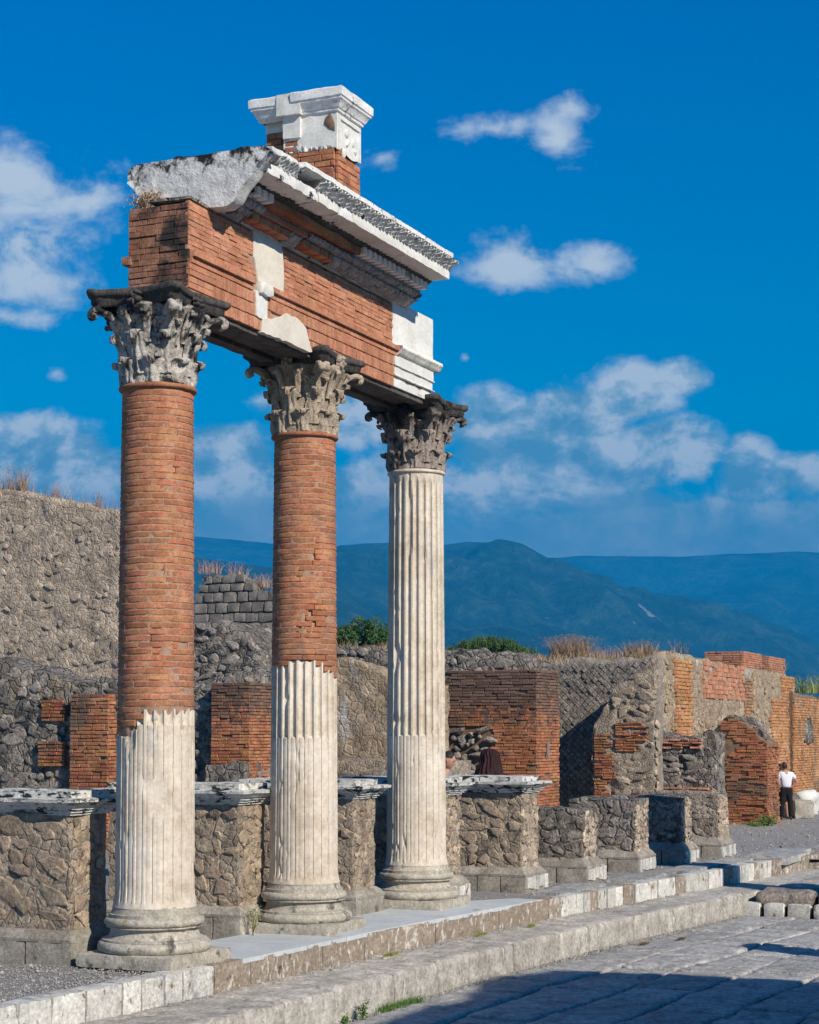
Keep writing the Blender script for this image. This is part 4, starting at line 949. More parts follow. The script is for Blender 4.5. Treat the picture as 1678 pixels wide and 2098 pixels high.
# marble floor slabs on the column platform
ST_ = struct(link('stylobate', None)); ST_.location = (0, 0, 0)
bounds = [.43, 1.55, 2.3, 3.4, 4.4, 5.1, 6.1, 6.75]
for a, b in zip(bounds, bounds[1:]):
    mb = MB(); P = []
    for x in [a + .006 + (b - a - .012) * i / 8 for i in range(9)]:
        y0 = kerb_y(x) - .0; y1 = y0 + (.98 if x < 6 else .35 + (6.75 - x) * .6)
        P.append([Vector((x, y0 + (y1 - y0) * j / 8, .004 + .002 * fb((x, y0 + j, 0), 2))) for j in range(9)])
    lowr = [[Vector((p.x, p.y, p.z - .04)) for p in row] for row in P]
    mb.grid(P, flip=True); mb.grid([[r[0] for r in P], [r[0] for r in lowr]]); mb.grid([[r[-1] for r in P], [r[-1] for r in lowr]], flip=True); mb.grid([P[0], lowr[0]]); mb.grid([P[-1], lowr[-1]], flip=True)
    mb.build('marble_slab', M_slab, ST_)
# thin bedded slabs between the far piers
for x0, x1, y0, dy in ((7.6, 9.2, -.98, .42), (9.7, 11.2, -1.22, .4), (11.6, 13.3, -1.42, .42), (13.2, 14.6, -1.6, .45), (15.3, 17.4, -1.9, .6), (14.9, 16.6, -2.05, .3), (17.6, 20, -2.3, .5)):
    rock_block('marble_slab', (x0, y0, -.1), (x1, y0 + dy, .012), M_paving, ST_, .08, .008, 3, x0, None, .012)
# kerb: row of upright stones, each a piece
K = struct(link('kerb', None))
def skew(xa, xb, yf, off, lo, hi, m, name, par, amp=.007, step=.045, sd=0, thick=.14, rnd=.012):
    ya, yb2 = yf(xa) + off, yf(xb) + off; L = math.hypot(xb - xa, yb2 - ya); M = Matrix.Translation((xa, ya, 0)) @ Matrix.Rotation(math.atan2(yb2 - ya, xb - xa), 4, 'Z')
    return rock_block(name, (0, 0, lo), (L - .013, thick, hi), m, par, step, amp, 7, sd, M, rnd)
r = random.Random(11); x = -5.0; i = 0
while x < 7.2:
    if x < -.35: w = r.uniform(.22, .5); m = M_kerbw
    elif x < .3: w = .55; m = M_kerbb
    else: w = r.uniform(.8, 1.5); m = M_kerbb
    x2 = min(x + w, 7.2)
    o = skew(x, x2, kerb_y, 0, -.27, .0 - .004 * (i % 2), m, 'kerb_stone', K, .007, .04, i, .2); x = x2; i += 1
while x < 14.9:
    w = r.uniform(.16, .34); x2 = min(x + w, 15)
    skew(x, x2, kerb_y, -.012 * (i % 3 == 0), -.27, -.002, M_kerbw if r.random() < .72 else M_kerbb, 'kerb_stone', K, .006, .045, i, .16); x = x2; i += 1
while x < 22:
    w = r.uniform(.7, 1.3); skew(x, x + w, kerb_y, 0, -.4, -.03, M_kerbb, 'kerb_stone', K, .02, .08, i, .3); x += w; i += 1
# lower step: broad worn blocks
SS = struct(link('lower_step', None))
x = -2.0; i = 0; r = random.Random(21)
while x < 11.25:
    w = r.uniform(.7, 1.25); x2 = min(x + w, 11.3)
    ya, yb2 = nose_y(x), nose_y(x2); L = math.hypot(x2 - x, yb2 - ya); M = Matrix.Translation((x, ya, 0)) @ Matrix.Rotation(math.atan2(yb2 - ya, x2 - x), 4, 'Z')
    rock_block('step_stone', (0, 0, -.58), (L - .006, .80, -.235 + r.uniform(-.006, .006)), M_step, SS, .045, .014, 5, i * 2, M, .04); x = x2; i += 1
x = 11.3
while x < 17:
    w = r.uniform(.7, 1.2); ya, yb2 = nose_y(x), nose_y(x + w); M = Matrix.Translation((x, ya, 0)) @ Matrix.Rotation(math.atan2(yb2 - ya, w), 4, 'Z')
    rock_block('step_stone', (0, 0, -.5), (w - .01, .9, -.245), M_step, SS, .07, .014, 4, i * 2, M, .05); x += w; i += 1
# street
mb = MB(); mb.grid([[Vector((x, y, -.565 + .01 * fb((x, y, 0), 1.5))) for y in [-14 + j * .4 for j in range(34)]] for x in [-9 + .5 * i for i in range(56)]], flip=True); struct(mb.build('street_bed', M_joint, None))
SR = struct(link('street', None)); r = random.Random(5)
def paver(P4, z, h, m, par, name='paving_slab', sd=0, dome=.004, inset=.012):
    """P4 four xy corners counter-clockwise; worn slab with rounded edge"""
    c = sum((Vector(p) for p in P4), Vector((0, 0))) / 4
    k = 9; ring = []
    for a in range(4):
        p, q = Vector(P4[a]), Vector(P4[(a + 1) % 4])
        for i in range(k): ring.append(p.lerp(q, i / k))
    def inn(d, zz):
        out = []
        for p in ring:
            v = p - c; l = v.length; s_ = (l - d) / l; pt = c + v * s_; out.append(Vector((pt.x + .012 * fb((p.x, p.y, 0), 4, sd), pt.y + .012 * fb((p.x, p.y, 1), 4, sd), zz)))
        return out
    mb = MB(); R_ = [inn(inset, z - h), inn(inset + .003, z - .025), inn(inset + .012, z - .006), inn(inset + .03, z)]
    for s_ in (.8, .6, .4, .2, .02): R_.append([Vector((c.x + (p.x - c.x) * s_, c.y + (p.y - c.y) * s_, z + dome * (1 - s_ * s_))) for p in R_[3]])
    for q in R_[3:]:
        for p in q: p.z += .012 * fb((p.x, p.y, 0), 3, sd) + .006 * fb((p.x, p.y, 0), 9, sd)
    mb.grid(R_, closed=True); return mb.build(name, m, par)
def nodey(x, j): return nose_y(min(x, 12)) - .05 - j * .68
grid = {}
for j in range(13):
    for i in range(26): x = -5.2 + i * .98 + (j % 2) * .45 + r.uniform(-.22, .22); grid[j, i] = (x, nodey(x, j) + r.uniform(-.1, .1) * (j > 0) - .02)
jsh = {j: [(-5.2 + i * 1.02 + (j * .53 % 1.02) + r.uniform(-.28, .28)) for i in range(20)] for j in range(13)}
def rowy(x, j): return nodey(x, j) + (.09 * fb((x * .5, j * 3.3, 0), 1.3, 3) if j else 0)
for j in range(11):
    for a, b in zip(jsh[j], jsh[j][1:]):
        if a > 11.0: continue
        b = min(b, 11.25); t1, t2 = r.uniform(-.12, .12), r.uniform(-.12, .12)
        if b - a < .25: continue
        paver([(a, rowy(a, j + 1)), (b, rowy(b, j + 1)), (b + t2 * 0, rowy(b, j)), (a + t1 * 0, rowy(a, j))], -.53 + r.uniform(-.012, .012), .08, M_paving, SR, sd=i + a, inset=.024)
def g_st(r):
    x = r.uniform(-1, 11.2); y = nose_y(x) - r.random() ** 2 * .16; 
    if r.random() < .4: y = kerb_y(x) - r.random() ** 2 * .12; return Vector((x, y, -.235))
    return Vector((x, y, -.525))
pebbles('street_grit', 5000, g_st, 4, .004, .012)
# raised crossing at the far end of the street: small white kerb blocks with big dark stones above
RP = struct(link('raised_crossing', None)); y = nose_y(11.3) + .03; i = 0; r = random.Random(31)
while y > -9:
    b = r.uniform(.3, .42)
    rock_block('kerb_block', (11.25, y - b + .05, -.56), (11.5, y, -.36), M_kerbw, RP, .05, .012, 7, i, None, .03); y -= b; i += 1
y = nose_y(11.3) - .12
while y > -9:
    b = r.uniform(.75, 1.2); rock_block('crossing_stone', (11.35, y - b + .03, -.42), (12.2, y, -.2), M_rgreystone, RP, .06, .02, 3, i, None, .09); y -= b; i += 1
for a in range(6):
    for b in range(5):
        x0, y0 = 12.25 + a * .95, nose_y(12.3) - .1 - b * 1.15 - a * .1
        paver([(x0, y0 - 1.1), (x0 + .9, y0 - 1.12), (x0 + .92, y0 - .04), (x0 + .02, y0)], -.22 + r.uniform(-.02, .02), .3, M_step, RP, 'crossing_slab', sd=a + b * 3., dome=.02)
rock_block('crossing_stone', (16.2, -3.7, -.5), (17.4, -1.9, -.12), M_rgreystone, RP, .08, .03, 2, 3, None, .06)
rock_block('crossing_stone', (19.5, -5.7, -.6), (20.4, -2.4, -.2), M_rgreystone, RP, .1, .03, 2, 4, None, .06)

# ------------------------------------------------------------------ ruins behind
def Xd(px, d): return Wd(px, 1500, d).x
def face(Xc, pts):
    """bearing points on the plane x = Xc -> A, B and profile along the face"""
    W_ = [Wx(px, py, Xc) for px, py in pts]; A = W_[0]; return (Xc, A.y), (Xc, W_[-1].y), [(A.y - p.y, p.z) for p in W_]
def facey(Yc, pts):
    W_ = [Wy(px, py, Yc) for px, py in pts]; A = W_[0]; return (A.x, Yc), (W_[-1].x, Yc), [(p.x - A.x, p.z) for p in W_]
def ruin(label, Xc, pts, thick, zb, body, sm=None, size=.2, res=.1, amp=.04, depth=.05, seed=1, cat='wall', name='ruined_wall', topamp=.08, group=None, yface=None, cond=None, f=3, limit=300, end=True):
    A, B, pr = face(Xc, pts) if yface is None else facey(yface, pts)
    n = (-1, 0) if yface is None else (0, -1)
    T = thing(name, label, cat, (0, 0, 0), group=group); T.location = (A[0], A[1], 0)
    A2 = (0, 0); B2 = (B[0] - A[0], B[1] - A[1])
    W = Wall(A2, B2, n, thick, zb, pr, seed); W.body('wall_core', body, T, res, amp, f, topamp)
    if sm:
        it = []; W.stones(it, size, depth * .55, seed, max(zb, .2), cond); W.stones(it, size, depth * .55, seed + 50, max(zb, .2), end=True)
        for M_, s_ in it: pass
        place('stone', 'stone', it, sm, T, limit)
    W.T = T; W.base = (A[0], A[1]); return W
# big rubble wall, far left
W1 = ruin('tall tan rubble wall filling the left edge, dry weeds along its sloping top', Xd(100, 46), [(-90, 985), (0, 1002), (60, 1008), (130, 1027), (240, 1047), (365, 1060)], .5, -.1, M_tan, M_tanstone, .22, .14, .07, .04, 3, cond=lambda c, z, r: r.random() < .5)
# broken core left of the first brick pier
W2 = ruin('lumpy dark rubble wall at the left edge below the tall tan wall', Wd(222, 1500, 30).x + .22, [(-90, 1350), (0, 1352), (60, 1368), (110, 1385), (160, 1400), (260, 1392)], 1.0, -.1, M_rgrey, M_rgreystone, .22, .07, .07, .06, 5, cond=lambda c, z, r: r.random() < .8)
def brick_pier(label, corner, depth, pxl, top, xw, zb=-.1, m=M_bricko, course=.06, blen=.24, seed=0, skip=None, topprof=None, yskip=None, name='brick_pier', cat='pier', jit=.012, limit=300):
    c = Wd(corner, 1500, depth); Y1 = Wx(pxl, 1500, c.x).y; zt = Wx(corner, top, c.x).z; L = Y1 - c.y
    T = thing(name, label, cat, (c.x, c.y, 0)); fn = prof_fn(topprof) if topprof else (lambda s: zt)
    W = Wall((.03, L), (.03, .03), (-1, 0), xw - .03, zb, [(L * i / 12, fn(L * i / 12) - .03) for i in range(13)], seed + 3); W.body('mortar_core', M_mortarO, T, .06, .02, 5, .02)
    it = []
    brick_course(it, (.03, L), (.03, 0), zb, fn, course, blen, (-1, 0), .035, .011, jit, seed, skip, .02)
    brick_course(it, (.03, .03), (xw, .03), zb, fn(L), course, blen, (0, -1), .035, .014, jit, seed + 1, yskip, .02)
    loc = Vector((c.x, c.y, 0)); it = [(M_, app(M_, loc)) for M_, s_ in it]
    place('brick', 'brick', it, m, T, limit)
    return T, c, L, zt
brick_pier('small orange brick pier seen left of the nearest column above the coping', 222, 30, 143, 1422, .55, seed=2)
# bits of brickwork in the lumpy wall
PB = Wx(90, 1452, W2.base[0]); it = []
brick_course(it, (-.02, PB.y - W2.base[1]), (-.02, Wx(140, 1452, W2.base[0]).y - W2.base[1]), Wx(90, 1478, W2.base[0]).z, Wx(90, 1432, W2.base[0]).z, .06, .25, (-1, 0), .07, .012, .01, 4, lambda c, z: fb((c * 3, z * 3, 7), 1.2) > .25)
brick_course(it, (-.02, Wx(84, 1452, W2.base[0]).y - W2.base[1]), (-.02, Wx(140, 1452, W2.base[0]).y - W2.base[1]), Wx(90, 1570, W2.base[0]).z, Wx(90, 1520, W2.base[0]).z, .06, .2, (-1, 0), .07, .012, .01, 6)
place('brick', 'brick', it, M_bricko, W2.T)
brick_pier('brick pier standing between the nearest and middle columns, orange at its foot', 512, 34, 432, 1398, 1.9, seed=5, m=M_brickC)
ruin('low grey rubble wall running behind the middle column at knee to head height', 0, [(500, 1566), (560, 1562), (640, 1570), (720, 1568), (800, 1572), (900, 1575)], .8, -.1, M_rgrey, M_rgreystone, .26, .08, .06, .07, 8, yface=Wd(600, 1600, 33).y - .02 if False else Wd(512, 1500, 34).y + .02)
W3 = ruin('dark rubble wall in the gap left of the second brick pier', Wd(512, 1500, 34).x + .25, [(360, 1405), (400, 1410), (432, 1395), (462, 1382), (498, 1380)], 1.2, -.1, M_rgrey, M_rgreystone, .24, .09, .06, .07, 9, topamp=.1)
W4 = ruin('heap of grey rubble masonry between the nearest and middle columns', Xd(480, 42), [(380, 1300), (400, 1278), (440, 1270), (480, 1290), (520, 1335), (560, 1372), (640, 1390)], 2.2, -.1, M_rgrey, M_rgreystone, .26, .1, .1, .08, 11, topamp=.15)
ruin('grey rubble slope behind the middle column', Xd(540, 47), [(480, 1290), (520, 1282), (600, 1300), (660, 1335), (720, 1360)], 1.2, -.1, M_rgrey, M_rgreystone, .28, .12, .08, .08, 12)
# squared tuff blocks
TX = Xd(480, 60); T = thing('tuff_wall', 'dark squared tuff block wall rising between the nearest and middle columns', 'wall', (TX, Wx(398, 1300, TX).y, 0))
A, B, pr = face(TX, [(398, 1212), (412, 1205), (420, 1182), (436, 1172), (500, 1176), (512, 1203), (600, 1206)])
Wt = Wall((.08, 0), (.08, B[1] - A[1]), (-1, 0), 1.0, 0, [(a, b - .1) for a, b in pr], 4); Wt.body('mortar_core', M_rgrey, T, .15, .04, 3, .05)
z = Wx(398, 1330, TX).z; r = random.Random(8); row = 0
while z < 8:
    h = r.uniform(.26, .36); s_ = -r.uniform(0, .3)
    while s_ < Wt.L:
        w = r.uniform(.32, .62); c = s_ + w / 2; tp = prof_fn(pr)(max(0, min(c, Wt.L)))
        if s_ + w > .02 and z + h * .5 < tp and c < Wt.L: rock_block('tuff_block', (-.02 + r.uniform(-.03, .02), -(min(s_ + w, Wt.L)) + .015, z + .012), (.3, -max(s_, 0), z + h - .012), M_tuff, T, .1, .035, 3, s_ + z, None, .05)
        s_ += w
    z += h; row += 1
# between middle and far columns
W5 = ruin('long rubble bank with a ragged top seen either side of the farthest column', Xd(900, 44), [(640, 1325), (700, 1322), (790, 1328), (908, 1334), (960, 1330), (1010, 1340), (1060, 1347), (1098, 1352)], .9, -.1, M_rgrey, M_rgreystone, .3, .1, .09, .08, 13)
W6 = ruin('plastered wall stained white between the middle and farthest columns', Xd(740, 37.5), [(640, 1352), (700, 1348), (740, 1356), (770, 1372), (800, 1392), (880, 1400)], 1.0, -.1, M_ptan, None, .3, .08, .05, .04, 14)
ruin('flat stone ledge below the plastered wall', Xd(740, 35.5), [(640, 1556), (900, 1560)], 1.6, -.1, M_rubble, M_rgreystone, .3, .08, .03, .05, 15, topamp=.02)
# large brick pier right of the far column
cC = Wd(1100, 1500, 38.6)
def skC(c, z):
    P = Vector((cC.x, cC.y + LC - c, z)); a, b = pxx(P), pxy(P)
    if 908 < a < 1008 and 1487 < b < 1592: return True
    if 1028 < a < 1038 and 1484 < b < 1494: return True
    if a < 925 and b < 1395: return True
    return False
LC = Wx(885, 1500, cC.x).y - cC.y
wC = Wy(1146, 1500, cC.y).x - cC.x
TC, cC_, LC_, zC = brick_pier('large brick pier right of the farthest column, dark top and orange foot', 1100, 38.6, 885, 1369, wC, -.3, M_brickC, .062, .26, 9, skC, jit=.014)
it = []; Wc = Wall((.0, LC), (.0, 0), (-1, 0), .3, 0, [(0, 9), (LC, 9)])
def inC(c, z, r): P = Vector((cC.x, cC.y + LC - c, z)); return 905 < pxx(P) < 1010 and 1490 < pxy(P) < 1605
Wc.stones(it, .2, .09, 3, 0, inC); place('stone', 'stone', it, M_rgreystone, TC)
rl = MB(); p = Wy(1121, 1520, cC.y - .03); q = Wy(1121, 1552, cC.y - .03); rl.box((p.x - .025 - cC.x, -.07, q.z), (p.x + .025 - cC.x, -.03, p.z)); rl.build('metal_rail', M_metal, TC, smooth=False)
ruin('grey mortar mound on top of the large brick pier', cC.x + .5, [(905, 1372), (960, 1352), (1010, 1342), (1060, 1342), (1085, 1356), (1096, 1364)], .9, 2.5, M_rgrey, M_rgreystone, .25, .08, .07, .05, 17, topamp=.1)
# reticulate wall seen through the opening
LX = Xd(1280, 43.5) + .95
WL = ruin('dark wall of diagonal net stonework right of the large brick pier', LX, [(1110, 1352), (1180, 1352), (1240, 1350), (1300, 1348), (1336, 1345)], .9, -.4, M_retic, None, .2, .12, .03, .04, 18)
it = []; r = random.Random(4); s_ = .17
for a in range(-80, 80):
    for b in range(-80, 80):
        y = (a + b) * s_ * .5; z = 1.5 + (a - b) * s_ * .5
        if 0 < y < WL.L - .1 and -.3 < z < WL.top(y) - .1:
            P = WL.A + WL.t * y; P.z = z; M = frameM(P - WL.n * .02, WL.t, WL.n, s_ * .62 * r.uniform(.85, 1.1), .07 * r.uniform(.5, 1.2), s_ * .62 * r.uniform(.85, 1.1), pi / 4 + r.uniform(-.1, .1)); it.append((M, app(M, Vector((*WL.base, 0)))))
place('net_stone', 'brick', it, M_rgreystone, WL.T)
# party wall with the sloping broken end
MX = Xd(1280, 43.5)
WM = ruin('broken wall end that slopes down to the left beside the dark opening', MX, [(1214, 1520), (1222, 1475), (1234, 1455), (1250, 1432), (1262, 1405), (1290, 1385), (1318, 1368), (1338, 1348)], .5, -.45, M_rubble, M_rstone, .22, .07, .08, .07, 19, cond=lambda c, z, r: r.random() < .75, f=2.6)
def px_of(base, W, c, z): P = W.A + W.t * c + Vector((*base, 0)); return pxx(P), z
def brickpatch(W, x0, x1, y0, y1, m=M_bricko, dep=.09, seed=1, course=.062, drop=.05, skip=None):
    """brick facing left on the face of a rubble wall, between two bearings and two heights"""
    if W.n.x < -.5: f_ = lambda x, y: Wx(x, y, W.base[0])
    else: f_ = lambda x, y: Wy(x, y, W.base[1])
    a = f_(x0, y1); b = f_(x1, y1); t = f_((x0 + x1) / 2, y0); it = []; of = W.n * .0
    brick_course(it, (a.x - W.base[0] - W.n.x * .02 + of.x, a.y - W.base[1] - W.n.y * .02), (b.x - W.base[0] - W.n.x * .02, b.y - W.base[1] - W.n.y * .02), a.z, t.z, course, .25, tuple(W.n[:2]), dep, .014, .012, seed, skip, drop)
    loc = Vector((*W.base, 0)); place('brick', 'brick', [(M_, app(M_, loc)) for M_, s_ in it], m, W.T, 300)
jg = lambda k, w: (lambda c, z: c > w + .25 * fb((z * 3, k, 0), 1.5) or fb((c * 3, z * 3, k), 1.2) > .38)
brickpatch(WM, 1219, 1262, 1505, 1650, seed=2, drop=.06, skip=jg(3, .42)); brickpatch(WM, 1262, 1328, 1482, 1540, M_brickC, seed=3, dep=.1, skip=jg(5, .72))
# low wall between the broken end and the last pier
WN = ruin('low grey wall topped with brick between the broken wall end and the vaulted stump', Xd(1400, 46.8), [(1322, 1490), (1345, 1500), (1380, 1507), (1430, 1512), (1450, 1498), (1466, 1500)], .9, -.5, M_rgrey, M_rgreystone, .24, .08, .06, .07, 20)
brickpatch(WN, 1328, 1440, 1512, 1534, seed=5, dep=.14, m=M_brickpale, drop=.02); brickpatch(WN, 1326, 1462, 1612, 1632, seed=6, dep=.14, m=M_brickpale)
# long far wall receding to the right
YO = Wd(1350, 1400, 48).y
WO = ruin('long bright brick wall receding to the right under the mountain', 0, [(1343, 1342), (1382, 1334), (1420, 1346), (1500, 1364), (1560, 1373), (1600, 1381), (1618, 1388), (1624, 1410)], .8, -.6, M_ptan if False else M_ptan, M_rstone, .22, .16, .06, .05, 21, yface=YO, cond=lambda c, z, r: r.random() < .45, limit=300)
jag = lambda k, lo, hi: (lambda c, z: c < .25 * fb((z * 2, k, 0), 1.5) + lo or c > hi + .3 * fb((z * 2, k + 3, 0), 1.5))
brickpatch(WO, 1376, 1440, 1352, 1512, M_brickfar, .09, 7, .1, .03, jag(1, .3, 1.9)); brickpatch(WO, 1440, 1524, 1356, 1430, M_brickpale, .07, 17, .13, .25); brickpatch(WO, 1520, 1548, 1390, 1490, M_brickfar, .09, 8, .1, .04, jag(2, .25, 1.3)); brickpatch(WO, 1572, 1624, 1430, 1650, M_brickfar, .09, 9, .1, .02, jag(3, .6, 9)); brickpatch(WO, 1600, 1624, 1384, 1440, M_brickfar, .09, 19, .1, .05)
for (a, b, c_, d, m_) in ((1432, 1524, 1358, 1500, M_rstone), (1345, 1380, 1345, 1500, M_tanstone)):
    pass
for a, b, c_, d, lab in ((1523, 1560, 1340, 1380, 'left'), (1574, 1608, 1351, 1392, 'right')):
    p = Wy(a, d, YO + 2.2); q = Wy(b, c_, YO + 2.2); T = thing('brick_stub', 'small square brick stub above the long wall, the %s of two' % ('left' if lab == 'left' else 'lower right'), 'brick stub', (p.x, YO + 2.2, 0), group='brick stubs above the far wall')
    w = q.x - p.x; rock_block('mortar_core', (.03, .03, p.z - 1.2), (w, 1.4, q.z - .08), M_mortarO, T, .12, .03, 3, a, None, .02); it = []
    brick_course(it, (.03, 1.4), (.03, .03), p.z - .4, q.z, .08, .3, (-1, 0), .05, .015, .01, a); brick_course(it, (.03, .03), (w, .03), p.z - .4, q.z, .08, .3, (0, -1), .05, .015, .01, a + 1); place('brick', 'brick', it, M_brickpale, T)
# vaulted stump with brick front
cD = Wd(1572, 1600, 51)
LD = Wx(1476, 1600, cD.x).y - cD.y; wD = Wy(1596, 1600, cD.y).x - cD.x
def zD(py): return Wx(1520, py, cD.x).z
brick_pier('reddish brick stump with a rounded top, beside the standing man', 1572, 51, 1476, 1520, wD, -.65, M_brick if False else M_bricko, .066, .28, 14, lambda c, z: c < .25 + .2 * sin(z * 5) and z > zD(1600), [(0, zD(1478)), (LD * .3, zD(1472)), (LD * .55, zD(1482)), (LD * .8, zD(1505)), (LD, zD(1524))], jit=.03)
ruin('rounded grey concrete mass above and behind the reddish brick stump', cD.x + .25, [(1462, 1520), (1470, 1490), (1480, 1474), (1496, 1466), (1530, 1474), (1556, 1492), (1569, 1515)], .8, -.5, M_rgrey, M_rgreystone, .26, .08, .09, .07, 23, topamp=.1)
# end wall at the right edge
YQ = Wd(1640, 1500, 66).y
WQ = ruin('brick wall with a plaster patch at the right edge behind the white blocks', 0, [(1624, 1420), (1650, 1424), (1700, 1432), (1780, 1440)], 1.0, -.6, M_mortarO, None, .3, .15, .04, .05, 24, yface=YQ - .6)
brickpatch(WQ, 1626, 1760, 1436, 1648, M_brickfar, .09, 10, .085)
pq = Wy(1652, 1500, WQ.base[1]); mb = MB(); v, f = ST[2]
mb.add(v, f, frameM(Vector((pq.x - WQ.base[0], -.05, pq.z)), Vector((1, 0, 0)), Vector((0, -1, 0)), 1.3, .12, 1.1, .4)); rough(mb, 3, .05, 2); mb.build('plaster_patch', M_rgrey, WQ.T)

# marble fragments lying by the far wall
def frag(px, py, d, w, h, l, rz, label, m=M_white, sd=0, name='marble_fragment'):
    p = Wd(px, py, d); T = rock_block(name, (-w / 2, -l / 2, 0), (w / 2, l / 2, h), m, None, .08, .03, 4, sd, None, .05); T.location = (p.x, p.y, -.6); T.rotation_euler = (0, 0, rz); tag(T, label, 'marble block', 'marble fragments by the far wall'); return T
frag(1645, 1674, 55, .9, .55, .55, .3, 'big pale broken marble block on the ground right of the man', M_base, 1)
frag(1612, 1668, 55.5, .7, .35, .5, .7, 'pale slab lying against the larger broken marble block', M_base, 2)
frag(1668, 1652, 60, .55, .62, .5, .4, 'upright white cube with a dark mark beyond the other blocks', M_white, 3)
mb = MB(); lathe(mb, [(.0, -.35), (.26, -.35), (.24, 0), (.2, .35), (.0, .35)], 20); rough(mb, 4, .015, 5); o = mb.build('column_drum', M_white); p = Wd(1652, 1652, 58); o.location = (p.x, p.y, -.1); o.rotation_euler = (radians(78), radians(20), .9); tag(o, 'short white column drum tilted on the marble blocks', 'column drum')
frag(1652, 1664, 58, .8, .28, .7, .2, 'flat white block under the tilted column drum', M_white, 6)
frag(1592, 1668, 58, .3, .6, .3, .1, 'narrow white block half hidden behind the two men', M_white, 8)

# ------------------------------------------------------------------ vegetation
def blades(n, fn, sd, h=(.2, .5), w=.006, bend=.3, seg=3, heads=False):
    r = random.Random(sd); mb = MB()
    for i in range(n):
        p = fn(r)
        if p is None: continue
        a = r.uniform(0, 2 * pi); H = r.uniform(*h); b = r.uniform(.05, bend) * H; dx, dy = cos(a), sin(a); pts = []; wd = w * r.uniform(.6, 1.4); ca = r.uniform(0, pi); wx, wy = cos(ca) * wd, sin(ca) * wd
        for k in range(seg + 1):
            t = k / seg; q = Vector((p.x + dx * b * t * t, p.y + dy * b * t * t, p.z + H * t * (1 - .12 * t * b / H))); s_ = 1 - t * .85
            pts += [q + Vector((wx * s_, wy * s_, 0)), q - Vector((wx * s_, wy * s_, 0))]
        mb.add(pts, [(2 * k, 2 * k + 1, 2 * k + 3, 2 * k + 2) for k in range(seg)])
        if heads and r.random() < .6:
            for _ in range(r.randint(2, 5)):
                q = Vector((pts[-1].x, pts[-1].y, pts[-1].z)) + Vector((r.uniform(-1, 1), r.uniform(-1, 1), r.uniform(-1.5, .6))) * H * .09; e = H * .03
                mb.add([q + Vector((r.uniform(-e, e), r.uniform(-e, e), r.uniform(-e, e))) for _ in range(3)], [(0, 1, 2)])
    return mb
def leaves(mb, n, fn, r, size):
    for i in range(n):
        p, s_ = fn(r)
        if p is None: continue
        u = Vector((r.gauss(0, 1), r.gauss(0, 1), r.gauss(0, .8))).normalized(); v = u.orthogonal().normalized(); q = Matrix.Rotation(r.uniform(0, 6.28), 3, u); v = q @ v; w = u.cross(v) * .45; l = size * s_ * r.uniform(.6, 1.3)
        mb.add([p - v * l * .5, p + w * l * .5, p + v * l * .5 + u * l * .1, p - w * l * .5], [(0, 1, 2, 3)])
def top_line(W, c): P = W.A + W.t * c + Vector((*W.base, 0)); P.z = W.top(c); return P
def weeds_on(W, x0, x1, n, sd, h, m, label, w=.008, heads=True, back=.6, bend=.5, name='dry_weeds'):
    f_ = (lambda x: Wx(x, 1400, W.base[0]).y) if W.n.x < -.5 else (lambda x: Wy(x, 1400, W.base[1]).x)
    if W.n.x < -.5: a = (W.base[1] + W.A.y) - f_(x0); b = (W.base[1] + W.A.y) - f_(x1)
    else: a = f_(x0) - W.base[0]; b = f_(x1) - W.base[0]
    def fn(r):
        c = r.uniform(a, b); c = c + .25 * sin(c * 5 + sd) ; p = top_line(W, c) - W.n * r.uniform(.05, W.th * back); p.z -= .06
        return p if noise.noise(Vector((c * 1.3, sd, 0))) > -.35 else None
    mb = blades(n, fn, sd, h, w, bend, 3, heads); o = mb.build(name, m, None, smooth=False); return stuff(tag(o, label, 'dry weeds'))
weeds_on(W1, -60, 240, 600, 1, (.08, .5), M_dryred, 'dry reddish weeds along the sloping top of the tall tan wall', .006)
weeds_on(W1, -60, 40, 260, 31, (.3, .75), M_dry, 'taller pale weeds at the highest end of the tall tan wall', .009)
def weeds_at(px, py, d, rx, n, h, m, label, sd, name='dry_tuft', w=.007, bend=.9, cat='dry grass', kind=False, heads=True):
    P = Wd(px, py, d)
    def fn(r): a = r.uniform(0, 6.28); q = sqrt(r.random()) * rx; return P + Vector((cos(a) * q, sin(a) * q, 0))
    o = blades(n, fn, sd, h, w, bend, 3, heads).build(name, m, None, smooth=False); tag(o, label, cat); return o
weeds_at(432, 1175, 60.5, .45, 120, (.12, .5), M_dryred, 'small dry reddish bush on the top of the tuff block wall', 2, w=.012)
weeds_at(488, 1178, 60.5, .35, 70, (.12, .5), M_dryred, 'sparse dry stems beside the bush on the tuff block wall', 3, w=.012)
weeds_at(535, 1205, 60.5, .5, 160, (.15, .55), M_dryred, 'pinkish dry bush on the lower shoulder of the tuff block wall', 4, w=.012)
weeds_at(1168, 1348, 47, .5, 900, (.25, .62), M_dry, 'pale feathery grass tuft standing above the net stonework wall', 5, w=.006, bend=1.0)
weeds_at(1210, 1348, 47.5, .22, 90, (.2, .42), M_dry, 'short brown clump right of the pale feathery tuft', 6)
weeds_at(1312, 1350, 46, .45, 420, (.12, .5), M_dry, 'brown dry grass at the top of the sloping broken wall', 7, w=.01)
weeds_at(1258, 1350, 47, .5, 320, (.08, .35), M_dryred, 'reddish dry grass between the pale tuft and the broken wall', 8)
weeds_at(1390, 1338, 48.6, .3, 50, (.15, .4), M_dry, 'thin dry stalks on the left end of the long bright wall', 9)
weeds_on(WL, 1112, 1330, 900, 10, (.05, .28), M_dry, 'low dry grass along the top of the net stonework wall', .01, False)
weeds_on(WL, 1112, 1330, 500, 11, (.05, .2), M_weed, 'green and yellow ground plants along the top of the net stonework wall', .01, False)
